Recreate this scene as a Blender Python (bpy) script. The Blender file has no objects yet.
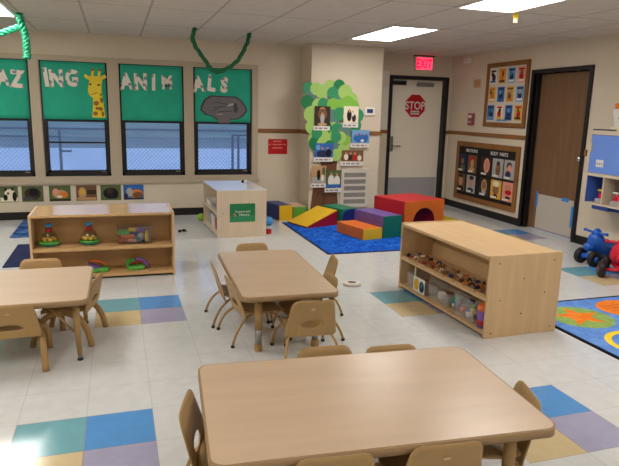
import bpy, bmesh, math, random
from mathutils import Matrix, Vector
random.seed(7)
scene = bpy.context.scene
COL = scene.collection
PI = math.pi
def V3(*a): return Vector(a)
def lin(c):
    c = c / 255.0
    return c / 12.92 if c <= 0.04045 else ((c + 0.055) / 1.055) ** 2.4

# ---------------------------------------------------------------- materials
MATS = {}
def mat(name, rgb, rough=0.5, spec=0.5, grain=None, bump=0.0, metal=0.0, emit=0.0, coat=0.0, speck=0.0, speck_scale=60.0):
    m = bpy.data.materials.new(name)
    m.use_nodes = True
    nt = m.node_tree
    b = nt.nodes['Principled BSDF']
    c = tuple(lin(x) for x in rgb)
    b.inputs['Base Color'].default_value = (*c, 1)
    b.inputs['Roughness'].default_value = rough
    b.inputs['Specular IOR Level'].default_value = spec
    b.inputs['Metallic'].default_value = metal
    if coat:
        b.inputs['Coat Weight'].default_value = coat
        b.inputs['Coat Roughness'].default_value = 0.1
    if emit:
        b.inputs['Emission Color'].default_value = (*c, 1)
        b.inputs['Emission Strength'].default_value = emit
    if grain or speck or bump:
        tc = nt.nodes.new('ShaderNodeTexCoord')
        mp = nt.nodes.new('ShaderNodeMapping')
        nt.links.new(tc.outputs['Object'], mp.inputs['Vector'])
        ns = nt.nodes.new('ShaderNodeTexNoise')
        nt.links.new(mp.outputs['Vector'], ns.inputs['Vector'])
        if grain:
            (sx, sy, sz), amt = grain
            mp.inputs['Scale'].default_value = (sx, sy, sz)
            ns.inputs['Scale'].default_value = 1.0
            ns.inputs['Detail'].default_value = 4.0
            ns.inputs['Distortion'].default_value = 0.6
        else:
            amt = speck
            ns.inputs['Scale'].default_value = speck_scale
            ns.inputs['Detail'].default_value = 3.0
        if amt:
            rp = nt.nodes.new('ShaderNodeValToRGB')
            rp.color_ramp.elements[0].position = 0.3
            rp.color_ramp.elements[1].position = 0.7
            rp.color_ramp.elements[0].color = tuple(x * (1 - amt) for x in c) + (1,)
            rp.color_ramp.elements[1].color = tuple(min(1, x * (1 + amt)) for x in c) + (1,)
            nt.links.new(ns.outputs['Fac'], rp.inputs['Fac'])
            nt.links.new(rp.outputs['Color'], b.inputs['Base Color'])
        if bump:
            bp = nt.nodes.new('ShaderNodeBump')
            bp.inputs['Strength'].default_value = bump
            bp.inputs['Distance'].default_value = 0.004
            nt.links.new(ns.outputs['Fac'], bp.inputs['Height'])
            nt.links.new(bp.outputs['Normal'], b.inputs['Normal'])
    MATS[name] = m
    return m

def grid_lines(name, rgb, line, x0, y0, dx, dy, w, rough, spec, speck=0.05, scale=40):
    """a flat surface with a regular rectangular joint pattern"""
    m = mat(name, rgb, rough, spec)
    nt = m.node_tree
    b = nt.nodes['Principled BSDF']
    tc = nt.nodes.new('ShaderNodeTexCoord')
    sp = nt.nodes.new('ShaderNodeSeparateXYZ')
    nt.links.new(tc.outputs['Object'], sp.inputs[0])
    def M(op, a, bval=None):
        n = nt.nodes.new('ShaderNodeMath'); n.operation = op
        for i, x in enumerate((a, bval)):
            if x is None: continue
            if isinstance(x, (int, float)): n.inputs[i].default_value = x
            else: nt.links.new(x, n.inputs[i])
        return n.outputs[0]
    ds = []
    for out, o, d in ((sp.outputs[0], x0, dx), (sp.outputs[1], y0, dy)):
        t = M('SUBTRACT', out, o)
        t = M('DIVIDE', t, d)
        t = M('SUBTRACT', t, M('ROUND', t))
        t = M('MULTIPLY', M('ABSOLUTE', t), d)
        ds.append(t)
    mn = M('MINIMUM', ds[0], ds[1])
    fac = M('LESS_THAN', mn, w / 2)
    ns = nt.nodes.new('ShaderNodeTexNoise'); ns.inputs['Scale'].default_value = scale; ns.inputs['Detail'].default_value = 4
    nt.links.new(tc.outputs['Object'], ns.inputs['Vector'])
    rp = nt.nodes.new('ShaderNodeValToRGB')
    c = tuple(lin(x) for x in rgb)
    rp.color_ramp.elements[0].position = 0.3; rp.color_ramp.elements[1].position = 0.7
    rp.color_ramp.elements[0].color = tuple(x * (1 - speck) for x in c) + (1,)
    rp.color_ramp.elements[1].color = tuple(min(1, x * (1 + speck)) for x in c) + (1,)
    nt.links.new(ns.outputs['Fac'], rp.inputs['Fac'])
    mx = nt.nodes.new('ShaderNodeMixRGB')
    nt.links.new(fac, mx.inputs[0]); nt.links.new(rp.outputs[0], mx.inputs[1])
    mx.inputs[2].default_value = tuple(lin(x) for x in line) + (1,)
    nt.links.new(mx.outputs[0], b.inputs['Base Color'])
    return m

TX0, TY0, T = -0.4913, 2.7957, 0.3048
def tile(name, rgb, line=(150, 145, 135)):
    return grid_lines(name, rgb, line, TX0, TY0, T, T, 0.0035, 0.15, 0.6, 0.045, 14)
tile('tile_white', (210, 212, 212), (188, 188, 186))
tile('tile_teal', (110, 168, 180)); tile('tile_blue', (84, 148, 212)); tile('tile_tan', (208, 188, 146)); tile('tile_lavender', (164, 162, 190))
grid_lines('ceiling_tile', (206, 197, 186), (170, 162, 152), -0.263, 4.67, 0.61, 1.22, 0.022, 0.9, 0.1, 0.05, 9)
mat('wall_paint', (212, 200, 179), 0.75, 0.3, speck=0.02, speck_scale=3)
mat('casing_paint', (184, 170, 148), 0.6, 0.3)
mat('black_trim', (22, 20, 20), 0.45, 0.4)
mat('black_metal', (30, 28, 28), 0.5, 0.4)
mat('rail_wood', (136, 92, 50), 0.55, 0.3, grain=((3, 3, 60), 0.2))
mat('door_wood', (118, 88, 62), 0.5, 0.3, grain=((25, 1.2, 25), 0.12))
mat('door_cream', (238, 230, 212), 0.5, 0.4)
mat('kick_grey', (168, 166, 168), 0.4, 0.5)
mat('kick_white', (190, 182, 170), 0.3, 0.5)
mat('blue_tape', (60, 130, 215), 0.6, 0.3)
mat('chrome', (200, 200, 200), 0.22, 0.5, metal=1.0)
mat('steel', (150, 150, 150), 0.3, 0.5, metal=0.9)
mat('maple', (204, 170, 124), 0.42, 0.4, grain=((1.5, 14, 14), 0.07))
mat('maple_x', (200, 162, 112), 0.35, 0.4, grain=((1.5, 14, 14), 0.07))
mat('maple_up', (204, 172, 130), 0.45, 0.35, grain=((18, 18, 1.4), 0.07))
mat('maple_y', (204, 172, 128), 0.42, 0.4, grain=((14, 1.5, 14), 0.06))
mat('maple_gloss', (204, 168, 118), 0.16, 0.6, grain=((1.5, 16, 16), 0.06))
mat('pale_ply', (216, 198, 172), 0.5, 0.35, grain=((10, 10, 1.5), 0.05))
mat('shelf_white', (222, 222, 224), 0.18, 0.6)
mat('laminate', (199, 174, 146), 0.30, 0.45, grain=((2.2, 12, 12), 0.045))
mat('edge_band', (156, 128, 92), 0.5, 0.35)
mat('chair_plastic', (172, 140, 92), 0.45, 0.4, speck=0.03, speck_scale=9)
mat('chair_resin', (170, 136, 88), 0.5, 0.35, speck=0.03, speck_scale=9)
mat('chair_tube', (166, 132, 82), 0.4, 0.45)
mat('glide', (40, 36, 34), 0.5, 0.4)
mat('emblem_mat', (206, 178, 136), 0.4, 0.4)
mat('screw', (70, 58, 46), 0.5, 0.4)
mat('paper_green', (46, 170, 140), 0.75, 0.2, speck=0.08, speck_scale=4)
mat('streamer_green', (34, 160, 116), 0.45, 0.5)
mat('dark_streamer', (22, 112, 66), 0.5, 0.4)
def floral(name, base):
    m = mat(name, base, 0.75, 0.2)
    nt = m.node_tree; b = nt.nodes['Principled BSDF']
    tc = nt.nodes.new('ShaderNodeTexCoord'); vo = nt.nodes.new('ShaderNodeTexVoronoi')
    vo.inputs['Scale'].default_value = 26
    nt.links.new(tc.outputs['Object'], vo.inputs['Vector'])
    rp = nt.nodes.new('ShaderNodeValToRGB'); rp.color_ramp.interpolation = 'CONSTANT'
    for i, (p, c) in enumerate(((0, base), (.62, (214, 160, 148)), (.70, base), (.84, (140, 150, 156)), (.93, (200, 170, 140)))):
        e = rp.color_ramp.elements[i] if i < 2 else rp.color_ramp.elements.new(p)
        e.position = p; e.color = tuple(lin(x) for x in c) + (1,)
    sp = nt.nodes.new('ShaderNodeSeparateColor')
    nt.links.new(vo.outputs['Color'], sp.inputs[0]); nt.links.new(sp.outputs[0], rp.inputs[0])
    nt.links.new(rp.outputs[0], b.inputs['Base Color'])
floral('letter_paper', (232, 222, 212))
for n, c in dict(yellow=(232, 206, 56), giraffe_brown=(158, 102, 34), grey_paper=(112, 108, 110), grey_dark=(70, 68, 72), white=(226, 222, 216), offwhite=(208, 200, 188),
                 black=(18, 18, 20), red=(188, 24, 34), red_sign=(190, 20, 30), leaf_light=(160, 198, 104), leaf_mid=(52, 142, 96), leaf_grey=(94, 128, 122), trunk=(112, 72, 50),
                 leaf_lime=(128, 184, 70), leaf_dark=(30, 124, 74), skin=(196, 140, 112), skin2=(150, 100, 78), pink=(226, 150, 130), navy_p=(36, 44, 80), blue_p=(48, 104, 176), sky_p=(110, 160, 205),
                 brown_p=(118, 82, 54), tan_p=(190, 150, 104), olive_p=(90, 100, 60), orange_p=(214, 120, 40), gold_p=(220, 172, 60), darkbrown=(58, 42, 34), ink=(70, 66, 70), teal_p=(50, 130, 140),
                 cream=(232, 222, 196), grey_l=(170, 168, 166)).items():
    mat(n, c, 0.65, 0.3)
def vinyl(n, c): mat(n, c, 0.42, 0.4, speck=0.05, speck_scale=5)
vinyl('v_red', (196, 26, 40)); vinyl('v_orange', (222, 110, 28)); vinyl('v_yellow', (232, 186, 34)); vinyl('v_purple', (112, 88, 160)); vinyl('v_green', (24, 128, 92))
vinyl('v_teal', (14, 112, 92)); vinyl('v_navy', (34, 48, 116)); vinyl('v_lime', (104, 168, 62)); vinyl('v_crimson', (160, 18, 44)); vinyl('v_pink', (206, 170, 150)); vinyl('v_olive', (190, 170, 30)); vinyl('v_dark', (52, 14, 20))
def carpet(n, c1, c2, sc, ):
    m = mat(n, c1, 0.95, 0.1, speck=0.01)
    nt = m.node_tree; b = nt.nodes['Principled BSDF']
    tc = nt.nodes.new('ShaderNodeTexCoord'); ns = nt.nodes.new('ShaderNodeTexNoise')
    ns.inputs['Scale'].default_value = sc; ns.inputs['Detail'].default_value = 5; ns.inputs['Distortion'].default_value = 2.0
    nt.links.new(tc.outputs['Object'], ns.inputs['Vector'])
    rp = nt.nodes.new('ShaderNodeValToRGB')
    rp.color_ramp.elements[0].position = .42; rp.color_ramp.elements[1].position = .62
    rp.color_ramp.elements[0].color = tuple(lin(x) for x in c1) + (1,); rp.color_ramp.elements[1].color = tuple(lin(x) for x in c2) + (1,)
    nt.links.new(ns.outputs[0], rp.inputs[0]); nt.links.new(rp.outputs[0], b.inputs['Base Color'])
carpet('rug_blue', (16, 74, 178), (40, 112, 216), 9)
carpet('rug_navy', (40, 46, 78), (52, 58, 92), 14)
carpet('rug_wave', (34, 66, 124), (84, 122, 170), 7)
carpet('rug_sky', (92, 134, 206), (108, 152, 220), 8)
carpet('rug_green', (134, 166, 86), (152, 180, 104), 8)
carpet('rug_orange', (232, 124, 40), (240, 140, 60), 8)
carpet('rug_orange_dark', (206, 100, 44), (216, 112, 50), 8)
carpet('rug_yellow', (240, 208, 40), (244, 216, 70), 8)
carpet('rug_red', (186, 40, 50), (190, 46, 54), 8)
mat('rug_black', (20, 22, 34), .9, .1)
mat('cubby_frame', (206, 192, 170), 0.5, 0.4)
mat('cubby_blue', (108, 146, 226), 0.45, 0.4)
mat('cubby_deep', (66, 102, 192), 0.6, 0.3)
mat('toy_blue', (22, 88, 186), 0.3, 0.5); mat('toy_red', (212, 24, 48), 0.3, 0.5); mat('tyre', (24, 24, 26), 0.55, 0.4)
mat('toy_green', (80, 172, 64), 0.35, 0.5); mat('toy_purple', (128, 88, 176), 0.35, 0.5); mat('toy_orange', (226, 110, 40), 0.35, 0.5); mat('toy_yellow', (236, 196, 44), 0.35, 0.5)
mat('toy_teal', (40, 128, 120), 0.35, 0.5); mat('toy_sky', (56, 150, 214), 0.35, 0.5); mat('toy_lime', (150, 196, 40), 0.4, 0.4); mat('toy_crimson', (176, 40, 46), .35, .5); mat('toy_navy', (40, 60, 130), .35, .5)
mat('screen_blue', (40, 60, 120), 0.3, 0.5)
mat('alarm_red', (150, 78, 78), .45, .4)
mat('snow', (225, 228, 234), 0.8, 0.2, speck=0.06, speck_scale=.5)
mat('siding', (172, 186, 178), 0.8, 0.2, grain=((.4, .4, 3), 0.14))
mat('siding_blue', (160, 168, 186), 0.8, 0.2)
mat('galv', (120, 126, 138), 0.5, 0.5)
mat('asphalt', (150, 160, 160), .9, .2, speck=.1, speck_scale=.6)
mat('lamp_diffuser', (255, 250, 243), 0.5, 0.3, emit=7.4)
mat('exit_face', (255, 60, 90), 0.5, 0.3, emit=0.9)
mat('exit_letters', (210, 0, 36), 0.5, 0.3, emit=1.0)
mat('lamp_frame', (214, 208, 200), 0.5, 0.3)
def clear(name, tint=(255, 255, 255), gl=0.10, rough=0.03):
    m = bpy.data.materials.new(name); m.use_nodes = True
    nt = m.node_tree; nt.nodes.clear()
    o = nt.nodes.new('ShaderNodeOutputMaterial'); mx = nt.nodes.new('ShaderNodeMixShader')
    t = nt.nodes.new('ShaderNodeBsdfTransparent'); g = nt.nodes.new('ShaderNodeBsdfGlossy')
    g.inputs['Roughness'].default_value = rough; t.inputs['Color'].default_value = tuple(lin(x) for x in tint) + (1,)
    mx.inputs[0].default_value = gl
    nt.links.new(t.outputs[0], mx.inputs[1]); nt.links.new(g.outputs[0], mx.inputs[2]); nt.links.new(mx.outputs[0], o.inputs[0])
    MATS[name] = m
clear('glass', (244, 248, 250), 0.04)
clear('clear_plastic', (242, 242, 243), 0.07, 0.1)
def milky(name, rgb, a):
    m = mat(name, rgb, .35, .5); m.node_tree.nodes['Principled BSDF'].inputs['Alpha'].default_value = a
milky('bin_plastic', (222, 220, 218), 0.17)

# ---------------------------------------------------------------- mesh builder
class MB:
    def __init__(s, m=None):
        s.v = []; s.f = []; s.mi = []; s.sm = []; s.mats = []; s.cur = 0; s.M = Matrix(); s.smooth = False
        if m: s.m(m)
    def m(s, name):
        if name not in s.mats: s.mats.append(name)
        s.cur = s.mats.index(name); return s
    def add(s, vs, fs, smooth=None):
        o = len(s.v); s.v += [tuple(s.M @ Vector(p)) for p in vs]
        for f in fs:
            s.f.append(tuple(o + i for i in f)); s.mi.append(s.cur); s.sm.append(s.smooth if smooth is None else smooth)
        return s
    def box(s, x0, x1, y0, y1, z0, z1, bev=0.0):
        x0, x1 = min(x0, x1), max(x0, x1); y0, y1 = min(y0, y1), max(y0, y1); z0, z1 = min(z0, z1), max(z0, z1)
        bev = min(bev, (x1 - x0) * .45, (y1 - y0) * .45, (z1 - z0) * .45)
        if bev <= 0:
            vs = [(x, y, z) for x in (x0, x1) for y in (y0, y1) for z in (z0, z1)]
            return s.add(vs, [(0, 1, 3, 2), (4, 6, 7, 5), (0, 4, 5, 1), (2, 3, 7, 6), (0, 2, 6, 4), (1, 5, 7, 3)])
        bm = bmesh.new(); bmesh.ops.create_cube(bm, size=1)
        for v in bm.verts: v.co = Vector(((x0 + x1) / 2 + v.co.x * (x1 - x0), (y0 + y1) / 2 + v.co.y * (y1 - y0), (z0 + z1) / 2 + v.co.z * (z1 - z0)))
        bmesh.ops.bevel(bm, geom=bm.edges[:], offset=bev, segments=2, profile=.7, affect='EDGES')
        bm.verts.index_update()
        s.add([v.co for v in bm.verts], [[v.index for v in f.verts] for f in bm.faces]); bm.free(); return s
    def prism(s, pts, z0, z1, smooth_sides=False):
        """extrude a 2D outline (counter-clockwise) along local z"""
        n = len(pts); vs = [(x, y, z0) for x, y in pts] + [(x, y, z1) for x, y in pts]
        s.add(vs, [tuple(range(n - 1, -1, -1)), tuple(range(n, 2 * n))], False)
        vs2 = vs; s.add(vs2, [(i, (i + 1) % n, n + (i + 1) % n, n + i) for i in range(n)], smooth_sides); return s
    def lathe(s, prof, n=16, c=(0, 0, 0), smooth=True, sx=1, sy=1):
        vs = []; fs = []
        for r, z in prof:
            for k in range(n):
                a = 2 * PI * k / n; vs.append((c[0] + r * math.cos(a) * sx, c[1] + r * math.sin(a) * sy, c[2] + z))
        for i in range(len(prof) - 1):
            for k in range(n):
                k2 = (k + 1) % n; fs.append((i * n + k, i * n + k2, (i + 1) * n + k2, (i + 1) * n + k))
        s.add(vs, fs, smooth)
        if prof[0][0] > 1e-5: s.add(vs[:n], [tuple(range(n - 1, -1, -1))], False)
        if prof[-1][0] > 1e-5: s.add(vs[-n:], [tuple(range(n))], False)
        return s
    def cyl(s, c, r, h, n=16): return s.lathe([(r, 0), (r, h)], n, c)
    def ball(s, c, r, n=14, sx=1, sy=1, sz=1):
        k = max(6, n // 2)
        return s.lathe([(max(1e-6, r * math.sin(PI * i / k)), -r * sz * math.cos(PI * i / k)) for i in range(k + 1)], n, c, True, sx, sy)
    def tube(s, pts, r, n=8, caps=True, twist=0.0, lobes=0.0, nl=3, flat=1.0):
        pts = [Vector(p) for p in pts]; rs = r if isinstance(r, (list, tuple)) else [r] * len(pts)
        vs = []; fs = []; up = None
        for i, p in enumerate(pts):
            d = (pts[min(i + 1, len(pts) - 1)] - pts[max(i - 1, 0)]).normalized()
            if up is None: up = Vector((0, 0, 1)) if abs(d.z) < .9 else Vector((1, 0, 0))
            a = (up - d * up.dot(d)).normalized(); b = d.cross(a); up = a
            for k in range(n):
                t = 2 * PI * k / n; rr = rs[i] * (1 + lobes * math.cos(nl * t)); tt = t + twist * i
                q = (math.cos(t) , math.sin(t) * flat)
                ca, sa = math.cos(twist * i), math.sin(twist * i)
                vs.append(p + (a * (q[0] * ca - q[1] * sa) + b * (q[0] * sa + q[1] * ca)) * rr)
        for i in range(len(pts) - 1):
            for k in range(n):
                k2 = (k + 1) % n; fs.append((i * n + k, i * n + k2, (i + 1) * n + k2, (i + 1) * n + k))
        s.add(vs, fs, True)
        if caps: s.add(vs[:n], [tuple(range(n - 1, -1, -1))], False); s.add(vs[-n:], [tuple(range(n))], False)
        return s
    def poly(s, pts, n=0.0):
        """flat patch in the local u,v plane at height n"""
        return s.add([(x, y, n) for x, y in pts], [tuple(range(len(pts)))], False)
    def rect(s, u0, v0, u1, v1, n): return s.poly([(u0, v0), (u1, v0), (u1, v1), (u0, v1)], n)
    def ell(s, cu, cv, a, b, n, k=18, rot=0):
        c, si = math.cos(rot), math.sin(rot)
        return s.poly([(cu + a * math.cos(2 * PI * i / k) * c - b * math.sin(2 * PI * i / k) * si, cv + a * math.cos(2 * PI * i / k) * si + b * math.sin(2 * PI * i / k) * c) for i in range(k)], n)
    def text(s, t, size, c, depth=0.0, n=0.0, bold=0.0, sx=1.0):
        vs, fs = text_mesh(t, bold, depth / size if size else 0)
        s.add([((x - 0) * size * sx + c[0], y * size + c[1], z * size + n) for x, y, z in vs], fs, False); return s
    def build(s, name, parent=None, M=None):
        me = bpy.data.meshes.new(name)
        me.from_pydata(s.v, [], s.f); 
        for n in s.mats: me.materials.append(MATS[n])
        me.polygons.foreach_set('material_index', s.mi); me.polygons.foreach_set('use_smooth', s.sm)
        bm = bmesh.new(); bm.from_mesh(me)
        bmesh.ops.remove_doubles(bm, verts=bm.verts, dist=1e-6)
        bm.to_mesh(me); bm.free(); me.update()
        o = bpy.data.objects.new(name, me); COL.objects.link(o)
        if parent: o.parent = parent
        if M is not None: o.matrix_world = M if parent is None else o.matrix_world
        return o
_TX = {}
def text_mesh(t, bold, depth):
    k = (t, bold, depth)
    if k not in _TX:
        cu = bpy.data.curves.new('t', 'FONT'); cu.body = t; cu.size = 1; cu.align_x = 'CENTER'; cu.align_y = 'CENTER'; cu.offset = bold; cu.extrude = depth / 2; cu.resolution_u = 3
        ob = bpy.data.objects.new('t', cu); COL.objects.link(ob)
        dg = bpy.context.evaluated_depsgraph_get(); me = bpy.data.meshes.new_from_object(ob.evaluated_get(dg))
        vs = [tuple(v.co) for v in me.vertices]; fs = [tuple(p.vertices) for p in me.polygons]
        # centre on the real bounds
        xs = [v[0] for v in vs]; ys = [v[1] for v in vs]; cx = (min(xs) + max(xs)) / 2; cy = (min(ys) + max(ys)) / 2
        vs = [(x - cx, y - cy, z) for x, y, z in vs]
        bpy.data.objects.remove(ob); bpy.data.meshes.remove(me); bpy.data.curves.remove(cu)
        _TX[k] = (vs, fs)
    return _TX[k]

def tag(o, label=None, cat=None, group=None, kind=None):
    if label: o['label'] = label
    if cat: o['category'] = cat
    if group: o['group'] = group
    if kind: o['kind'] = kind
    return o
def thing(name, label, cat, M=None, group=None):
    o = bpy.data.objects.new(name, None); COL.objects.link(o); o.empty_display_size = .05
    if M is not None: o.matrix_world = M
    return tag(o, label, cat, group)
def struct(mb, name, parent=None, M=None):
    o = mb.build(name, parent, M); o['kind'] = 'structure' if parent is None else o.get('kind', ''); 
    if parent is not None: del o['kind']
    return o
def copy_tree(o, parent=None):
    c = o.copy(); COL.objects.link(c)
    if parent: c.parent = parent
    for ch in [x for x in COL.objects if x.parent == o]: copy_tree(ch, c)
    return c
def place(x, y, z=0, rz=0): return Matrix.Translation((x, y, z)) @ Matrix.Rotation(rz, 4, 'Z')
def frame(o, u, v):
    u = Vector(u).normalized(); v = Vector(v).normalized(); n = u.cross(v)
    M = Matrix((u, v, n)).transposed().to_4x4(); M.translation = Vector(o); return M
R_ = math.radians
def rrect(w, h, r, k=6, cx=0, cy=0):
    pts = []
    for (sx, sy, a0) in ((1, -1, -PI / 2), (1, 1, 0), (-1, 1, PI / 2), (-1, -1, PI)):
        for i in range(k + 1):
            a = a0 + PI / 2 * i / k; pts.append((cx + sx * (w / 2 - r) + r * math.cos(a), cy + sy * (h / 2 - r) + r * math.sin(a)))
    return pts
def bez(p0, p1, p2, p3=None, n=10):
    out = []
    for i in range(n + 1):
        t = i / n
        if p3 is None: q = [(1 - t) ** 2 * a + 2 * t * (1 - t) * b + t * t * c for a, b, c in zip(p0, p1, p2)]
        else: q = [(1 - t) ** 3 * a + 3 * t * (1 - t) ** 2 * b + 3 * t * t * (1 - t) * c + t ** 3 * d for a, b, c, d in zip(p0, p1, p2, p3)]
        out.append(q)
    return out

# ---------------------------------------------------------------- room shell
YW, XR, ZC, YC, YD = 8.29, 5.16, 2.355, 7.838, 8.62
XL, YF = -2.75, -2.2
CX0, CX1 = 2.537, 3.585
# floor: one quad per vinyl tile
fl = MB('tile_white')
colour = {}
for (ci, top) in ((0, 0), (1, 6), (7, -1), (8, 5), (15, 6), (16, 12), (-6, 6), (14, 0)):
    colour[(ci, top - 1)] = 'tile_teal'; colour[(ci + 1, top - 1)] = 'tile_blue'; colour[(ci, top - 2)] = 'tile_tan'; colour[(ci + 1, top - 2)] = 'tile_lavender'
for i in range(-9, 20):
    for j in range(-18, 21):
        fl.m(colour.get((i, j), 'tile_white'))
        x, y = TX0 + i * T, TY0 + j * T
        fl.add([(x, y, 0), (x + T, y, 0), (x + T, y + T, 0), (x, y + T, 0)], [(0, 1, 2, 3)])
struct(fl, 'floor')
c = MB('ceiling_tile'); c.box(XL - .2, XR + .4, YF - .2, YD + .3, ZC, ZC + .1); struct(c, 'ceiling')
# back wall with four window openings
WIN = [(-1.83, -1.0), (-.88, -.078), (.065, .888), (1.016, 1.82)]
ZS, ZT = .555, 2.005
w = MB('wall_paint')
w.box(XL - .15, CX0 + .2, YW, YW + .15, 0, ZS); w.box(XL - .15, CX0 + .2, YW, YW + .15, ZT, ZC)
xs = [XL - .15] + [q for ab in WIN for q in ab] + [CX0 + .2]
for k in range(0, len(xs), 2): w.box(xs[k], xs[k + 1], YW, YW + .15, ZS, ZT)
struct(w, 'wall_back')
w = MB('wall_paint'); w.box(CX0, CX1, YC, YD + .1, 0, ZC); struct(w, 'wall_column')
DX0, DX1, DZ = 4.115, 5.05, 1.99
w = MB('wall_paint'); w.box(CX1 - .1, DX0, YD, YD + .15, 0, ZC); w.box(DX1, XR + .3, YD, YD + .15, 0, ZC); w.box(DX0, DX1, YD, YD + .15, DZ, ZC); struct(w, 'wall_door_side')
RY0, RY1, RZ = 5.64, 6.60, 2.0
w = MB('wall_paint'); w.box(XR, XR + .15, YF - .15, RY0, 0, ZC); w.box(XR, XR + .15, RY1, YD + .1, 0, ZC); w.box(XR, XR + .15, RY0, RY1, RZ, ZC); struct(w, 'wall_right')
w = MB('wall_paint'); w.box(XL - .15, XL, YF - .15, YW + .1, 0, ZC); struct(w, 'wall_left')
w = MB('wall_paint'); w.box(XL, XR, YF - .15, YF, 0, ZC); struct(w, 'wall_front')
# baseboards
b = MB('black_trim'); b.box(XL, CX0, YW - .012, YW, 0, .10); struct(b, 'baseboard_back')
b = MB('black_trim'); b.box(CX0 - .012, CX0, YC - .012, YW, 0, .10); b.box(CX0 - .012, CX1 + .012, YC - .012, YC, 0, .10); b.box(CX1, CX1 + .012, YC - .012, YD, 0, .10); struct(b, 'baseboard_column')
b = MB('black_trim'); b.box(CX1 + .012, DX0 - .05, YD - .012, YD, 0, .10); b.box(DX1 + .05, XR, YD - .012, YD, 0, .10); struct(b, 'baseboard_door_side')
b = MB('black_trim'); b.box(XR - .012, XR, RY1 + .05, YD, 0, .10); b.box(XR - .012, XR, YF, RY0 - .05, 0, .10); struct(b, 'baseboard_right')
# chair rails
t = MB('rail_wood'); t.box(1.90, CX0, YW - .016, YW, 1.148, 1.203, .004); struct(t, 'trim_1')
t = MB('rail_wood'); t.box(CX0 - .016, CX0, YC, YW, 1.148, 1.203); t.box(CX0 - .016, CX1 + .016, YC - .016, YC, 1.148, 1.203); t.box(CX1, CX1 + .016, YC, YD, 1.148, 1.203); struct(t, 'trim_2')
t = MB('rail_wood'); t.box(CX1 + .016, DX0 - .052, YD - .016, YD, 1.148, 1.203); t.box(DX1 + .052, XR, YD - .016, YD, 1.148, 1.203); struct(t, 'trim_3')
t = MB('rail_wood'); t.box(XR - .016, XR, RY1 + .052, YD - .016, 1.155, 1.21); struct(t, 'trim_4')
# window casing
t = MB('casing_paint')
t.box(-2.0, 1.905, YW - .018, YW, ZT + .004, 2.068, .003); t.box(1.826, 1.905, YW - .018, YW, .50, ZT + .004); t.box(-2.0, 1.93, YW - .03, YW, .455, .50, .004)
t.box(-2.0, 1.826, YW - .018, YW, .50, ZS)
for a, bb in ((-2.0, -1.835), (-.994, -.886), (-.072, .059), (.894, 1.01)): t.box(a, bb, YW - .018, YW, ZS, ZT + .004)
struct(t, 'trim_5')
for k, (a, bb) in enumerate(WIN):
    wn = bpy.data.objects.new('window_%d' % (k + 1), None); COL.objects.link(wn); wn.location = ((a + bb) / 2, YW + .04, ZS); wn['kind'] = 'structure'
    hw = (bb - a) / 2; H = ZT - ZS
    f = MB('black_metal')
    f.box(-hw, -hw + .035, -.03, .05, 0, H); f.box(hw - .035, hw, -.03, .05, 0, H); f.box(-hw, hw, -.03, .05, 0, .045); f.box(-hw, hw, -.03, .05, H - .035, H)
    f.box(-hw + .035, hw - .035, -.01, .03, .70, .735)
    f.box(-hw + .035, -hw + .06, -.005, .03, .045, .70); f.box(hw - .06, hw - .035, -.005, .03, .045, .70); f.box(-hw + .035, hw - .035, -.005, .03, .045, .075)
    f.build('window_frame', wn)
    if k == 1:
        r = MB('black_metal'); r.box(-hw + .035, hw - .035, -.012, .012, .425, .447); r.build('sash_rail', wn)
    g = MB('glass'); g.box(-hw + .03, hw - .03, .012, .018, .04, H - .03); g.build('pane', wn)
    lt = MB('steel'); lt.box(hw - .12, hw - .06, -.035, -.005, .05, .062); lt.build('latch', wn)

# ---- STOP door
d = bpy.data.objects.new('door_1', None); COL.objects.link(d); d.location = (DX0, YD, 0); d['kind'] = 'structure'
W_ = DX1 - DX0
f = MB('black_trim'); f.box(-.05, .0, -.02, .15, 0, DZ + .05); f.box(W_, W_ + .05, -.02, .15, 0, DZ + .05); f.box(0, W_, -.02, .15, DZ, DZ + .05); f.build('door_frame', d)
f = MB('door_cream'); f.box(.004, W_ - .004, .09, .13, .01, DZ - .004); f.build('door_leaf', d)
f = MB('kick_grey'); f.box(.02, W_ - .02, .085, .09, .02, .44); f.build('kick_plate', d)
f = MB('steel'); f.box(.055, .10, .08, .09, .86, 1.10, .003); f.build('lock_plate', d)
f = MB('chrome'); f.tube([(.078, .085, .95), (.078, .03, .95), (.095, .02, .95), (.20, .02, .95)], .011); f.build('door_handle', d)
f = MB('black_metal'); f.box(.02, .26, .03, .085, 1.90, 1.96, .005); f.build('closer_arm', d)
f = MB('steel'); f.box(.46, .74, .02, .088, 1.885, 1.945, .012); f.build('door_closer', d)
# STOP sign (octagon) on the door
S = frame((DX0 + .46, YD + .0895, 1.585), (1, 0, 0), (0, 0, 1))
sg = thing('stop_sign', 'red octagonal stop sign stuck on the cream door', 'sign', S)
q = MB('white'); q.prism([(.20 * math.cos(PI / 8 + PI / 4 * i), .20 * math.sin(PI / 8 + PI / 4 * i)) for i in range(8)], 0, .004); q.m('red_sign')
q.poly([(.188 * math.cos(PI / 8 + PI / 4 * i), .188 * math.sin(PI / 8 + PI / 4 * i)) for i in range(8)], .0048); q.build('sign_plate', sg)
q = MB('white'); q.text('STOP', .175, (0, .005), .002, .0055, .012, .84); q.build('lettering', sg)
q = MB('white'); q.rect(-.075, -.135, .075, -.078, .006); q.m('ink'); [q.rect(-.062 + .034 * i, -.122, -.04 + .034 * i, -.092, .007) for i in range(4)]; q.build('lower_word', sg)
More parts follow.
